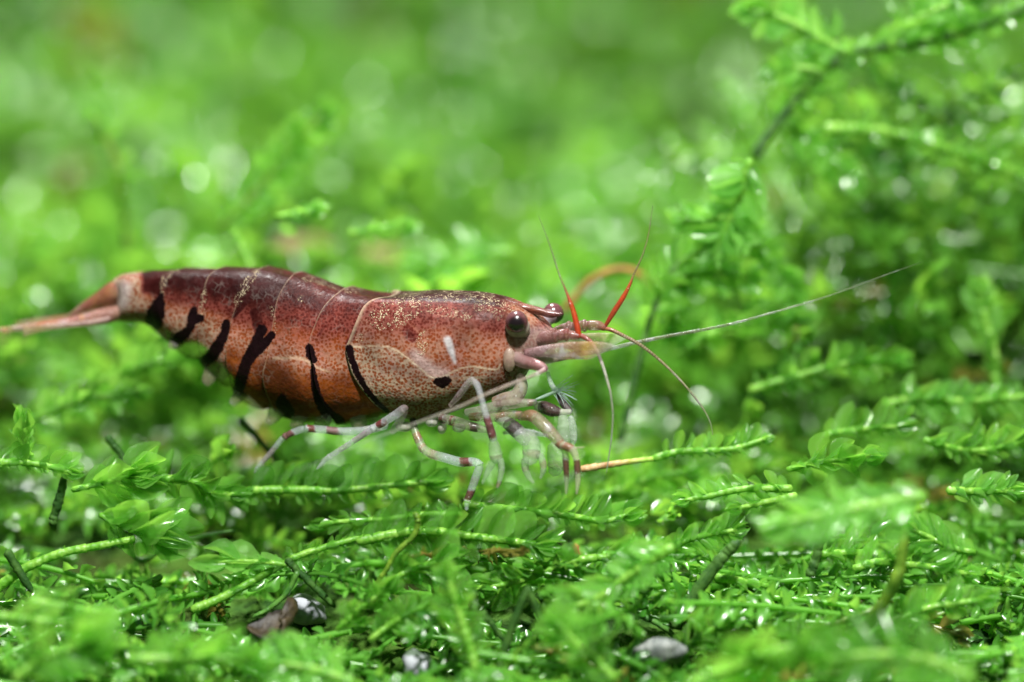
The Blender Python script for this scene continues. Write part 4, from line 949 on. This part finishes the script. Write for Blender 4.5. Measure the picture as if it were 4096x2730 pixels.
limb('walking_leg', w_(c5, [(225, 620), (245, 720), (275, 800), (320, 885), (400, 935), (520, 970), (650, 1005), (770, 1005), (822, 1030), (810, 1090), (778, 1180), (745, 1275), (715, 1350), (708, 1430)], [70, 90, 105, 120, 130, 140, 148, 152, 154, 156, 158, 160, 160, 160]),
     [15, 18, 20, 21, 21, 21, 21.5, 20, 18, 20, 19, 18, 15, 9], shrimp, base=[(.3, .3, .22)] + [(.5, .5, .38)] * 4 + [(.60, .66, .68)] * 9, alpha=.40,
     bands=[(.0, .7, DARK, .9), (1.4, 2.2, BRN, .8), (2.7, 3.1, BRN, .6), (3.7, 4.4, BRN, .45), (6.05, 6.75, MAR, .95), (10.8, 11.9, MAR, .92), (9.6, 10.3, BRN, .3)], knots=(8, 12), label='bent middle leg standing on the moss')
lg = limb('walking_leg', w_(c5, [(560, 500), (640, 410), (720, 300), (760, 275), (810, 330), (850, 470), (890, 610), (930, 740), (948, 810)], [190, 215, 235, 242, 246, 246, 244, 242, 240]),
     [10, 15, 15, 15, 15, 15, 16.5, 19, 17], shrimp, base=[(.42, .3, .3), (.46, .36, .38), (.5, .44, .46), (.52, .5, .5)] + [(.58, .57, .63)] * 5, alpha=.46, bands=[(.6, 1.4, MAR, .3), (5.9, 7.7, MAR, .92)], knots=(3,), label='raised leg crossing the carapace, ending in a pincer')
GRN = (.46, .56, .40)
cl = limb('claw', w_(c5, [(945, 800), (955, 860), (970, 940), (985, 1000)], 238), [15, 26, 32, 24], lg, base=GRN, alpha=.36, bands=[(2.1, 2.7, BRN, .3)])
limb('claw_finger', w_(c5, [(960, 980), (915, 1060), (880, 1130), (850, 1200)], 238), [17, 15, 11, 4], lg, base=GRN, alpha=.32)
limb('claw_finger', w_(c5, [(1010, 980), (1022, 1060), (1010, 1150), (985, 1235)], 238), [17, 15, 13, 7], lg, base=GRN, alpha=.5, bands=[(2.4, 2.9, BRN, .6)])
lg = limb('walking_leg', w_(c5, [(980, 620), (1060, 650), (1130, 700), (1200, 770), (1240, 830)], [130, 150, 170, 185, 190]), [16, 28, 34, 34, 26], shrimp, base=(.50, .55, .46), alpha=.42, bands=[(1.15, 2.6, DARK, .92)], label='front leg with a dark wedge and a broad claw')
limb('claw', w_(c5, [(1270, 750), (1285, 830), (1290, 920), (1275, 1000)], 192), [22, 40, 42, 32], lg, base=(.56, .64, .50), alpha=.36, bands=[(1.8, 2.5, BRN, .5)])
limb('claw_finger', w_(c5, [(1235, 980), (1235, 1060), (1262, 1130), (1310, 1195)], 192), [18, 17, 14, 6], lg, base=GRN, alpha=.38, bands=[(.8, 1.4, BRN, .35)])
limb('claw_finger', w_(c5, [(1360, 940), (1392, 1010), (1395, 1080), (1370, 1150)], 192), [18, 17, 14, 6], lg, base=GRN, alpha=.5, bands=[(.8, 1.6, BRN, .5)])
lg = limb('walking_leg', w_(c5, [(1180, 600), (1290, 590), (1390, 665), (1480, 760), (1540, 830), (1590, 910), (1600, 1040), (1605, 1160), (1600, 1290)], [150, 165, 180, 195, 200, 205, 205, 205, 205]), [18, 28, 30, 28, 24, 15, 14, 12, 5], shrimp, base=[(.38, .30, .21)] * 5 + [(.44, .46, .32)] * 4, alpha=.5,
     bands=[(.3, 1.2, BRN, .65), (2.2, 2.9, BRN, .35), (3.9, 4.6, BRN, .75), (5.5, 6.8, (.08, .012, .008), .9)], label='speckled front leg reaching down')
limb('claw_finger', w_(c5, [(1560, 850), (1650, 890), (1690, 970), (1702, 1070), (1705, 1180), (1695, 1290)], 215), [18, 20, 16, 15, 13, 5], lg, base=(.5, .5, .34), alpha=.65, bands=[(.2, 1.0, BRN, .85), (2.2, 3.4, (.09, .015, .01), .9)])
for p_ in ([(1690, 880), (1770, 872)], [(1560, 890), (1620, 868)]):
    limb('bristle', w_(c5, [p_[0], ((p_[0][0] + p_[1][0]) / 2, (p_[0][1] + p_[1][1]) / 2), p_[1]], 215), [2.2, 1.8, .8], lg, base=(.5, .4, .28), alpha=.7)
lg = limb('walking_leg', w_(c5, [(1330, 500), (1400, 515), (1480, 545), (1560, 560), (1640, 555)], [40, 50, 60, 60, 58]), [20, 30, 29, 16, 12], shrimp, base=(.54, .56, .46), alpha=.65, bands=[(.6, 2.9, (.035, .008, .012), .95)], label='far front leg with a dark cone')
limb('claw', w_(c5, [(1560, 590), (1590, 680), (1590, 780), (1560, 860)], 60), [20, 40, 42, 30], lg, base=(.54, .62, .50), alpha=.38, bands=[(2.4, 2.8, BRN, .3)])
limb('claw_finger', w_(c5, [(1640, 600), (1662, 690), (1668, 800), (1650, 870)], 60), [12, 18, 16, 8], lg, base=(.58, .66, .58), alpha=.5)
limb('claw', w_(c5, [(1480, 850), (1500, 940), (1510, 1040), (1490, 1110)], 100), [24, 38, 40, 26], lg, base=GRN, alpha=.36, bands=[(1.7, 2.3, BRN, .35)], label='second pale claw held below')
lg = limb('walking_leg', w_(c5, [(1435, 205), (1470, 310), (1525, 390), (1570, 470), (1635, 560)], [-20, -10, 0, 10, 20]), [9, 12, 12, 19, 16], shrimp, base=(.54, .64, .58), alpha=.5, bands=[(1.95, 4, (.03, .008, .018), .92)], label='far thin leg with a dark end behind the claws')
# feathery exopod
pl = limb('plume', w_(c5, [(1330, 445), (1430, 405), (1530, 365)], 30), [4, 7, 6], shrimp, base=(.5, .68, .58), alpha=.6, label='feathery pale plume')
rr = random.Random(4)
for i in range(26):
    a = R(-70 + 120 * i / 25 + rr.uniform(-5, 5)); ln = rr.uniform(120, 230); x0, y0 = 1500 + rr.uniform(-40, 40), 372 + rr.uniform(-18, 18)
    limb('bristle', w_(c5, [(x0, y0), (x0 + math.cos(a) * ln * .5, y0 - math.sin(a) * ln * .45 - 8), (x0 + math.cos(a) * ln, y0 - math.sin(a) * ln * .9)], 30), [1.8, 1.5, .6], pl, base=(.62, .78, .74), alpha=.42, sides=4, dens=4)
# tail fan
TB = (.46, .24, .17)
blade('telson', tr(c1, [(1260, 300), (1130, 350), (1000, 450), (850, 560), (720, 670), (600, 740)]), tr(c1, [(1250, 560), (1120, 600), (1000, 625), (850, 665), (720, 715), (600, 755)]), [50, 46, 38, 30, 22, 8], 0, shrimp,
      base=[(.42, .22, .16), (.34, .12, .06), (.28, .09, .05), (.30, .13, .09), (.34, .2, .15), (.4, .26, .2)], alpha=[1, .96, .92, .85, .75, .5], label='brown telson sloping down')
UT = tr(c1, [(1260, 580), (1100, 600), (900, 660), (700, 715), (430, 755), (200, 785), (-40, 820)]); UB = tr(c1, [(1270, 720), (1120, 775), (900, 795), (700, 808), (430, 815), (230, 850), (-40, 870)])
UC = [(.40, .22, .16), (.40, .20, .16), (.42, .20, .17), (.44, .18, .15), (.50, .19, .10), (.52, .34, .24), (.54, .32, .16)]
u_ = blade('uropod', UT, UB, [30, 34, 40, 46, 46, 40, 24], [30, 45, 62, 78, 95, 105, 110], shrimp, base=UC, alpha=[1, .85, .7, .66, .66, .5, .35], bands=[(2.1, 2.35, (.6, .32, .1), .6), (3.7, 4.2, (.5, .12, .05), .6), (4.9, 5.3, (.62, .58, .5), .6), (5.6, 5.8, (.6, .3, .1), .6)], label='near tail blade, pink with orange flecks')
blade('uropod', UT, UB, [30, 34, 40, 46, 46, 40, 24], [30, 45, 62, 78, 95, 105, 110], shrimp, base=UC, alpha=[1, .8, .6, .5, .5, .4, .3], far_side=True, label='far tail blade')
blade('uropod', tr(c1, [(1150, 690), (900, 740), (600, 765), (400, 780), (240, 830)]), tr(c1, [(1150, 760), (900, 800), (600, 830), (420, 860), (250, 905)]), [14, 20, 24, 22, 10], [70, 100, 130, 150, 160], shrimp, base=[(.5, .34, .3), (.52, .36, .32), (.56, .42, .36), (.56, .38, .22), (.6, .46, .3)], alpha=[.8, .6, .5, .5, .3], label='inner near tail blade, see-through')
# swimming legs under the abdomen
for k, (x, y, dx, dy) in enumerate([(720, 1345, -25, 55), (860, 1450, -30, 95), (985, 1545, -50, 80), (1120, 1630, -40, 72), (1210, 1655, -30, 62), (1300, 1668, -20, 56), (1430, 1672, 10, 50)]):
    for fs in (False, True):
        blade('swimmeret', [(x + 24, y - 40), (x + 34 + dx * .4, y + dy * .3), (x + 28 + dx * .8, y + dy * .75), (x + 6 + dx, y + dy)],
              [(x - 34, y - 40), (x - 34 + dx * .4, y + dy * .35), (x - 28 + dx * .8, y + dy * .8), (x + dx, y + dy + 2)], [10, 12, 10, 3], 90, shrimp, base=(.46, .42, .28), alpha=[.5, .5, .42, .25], far_side=fs)
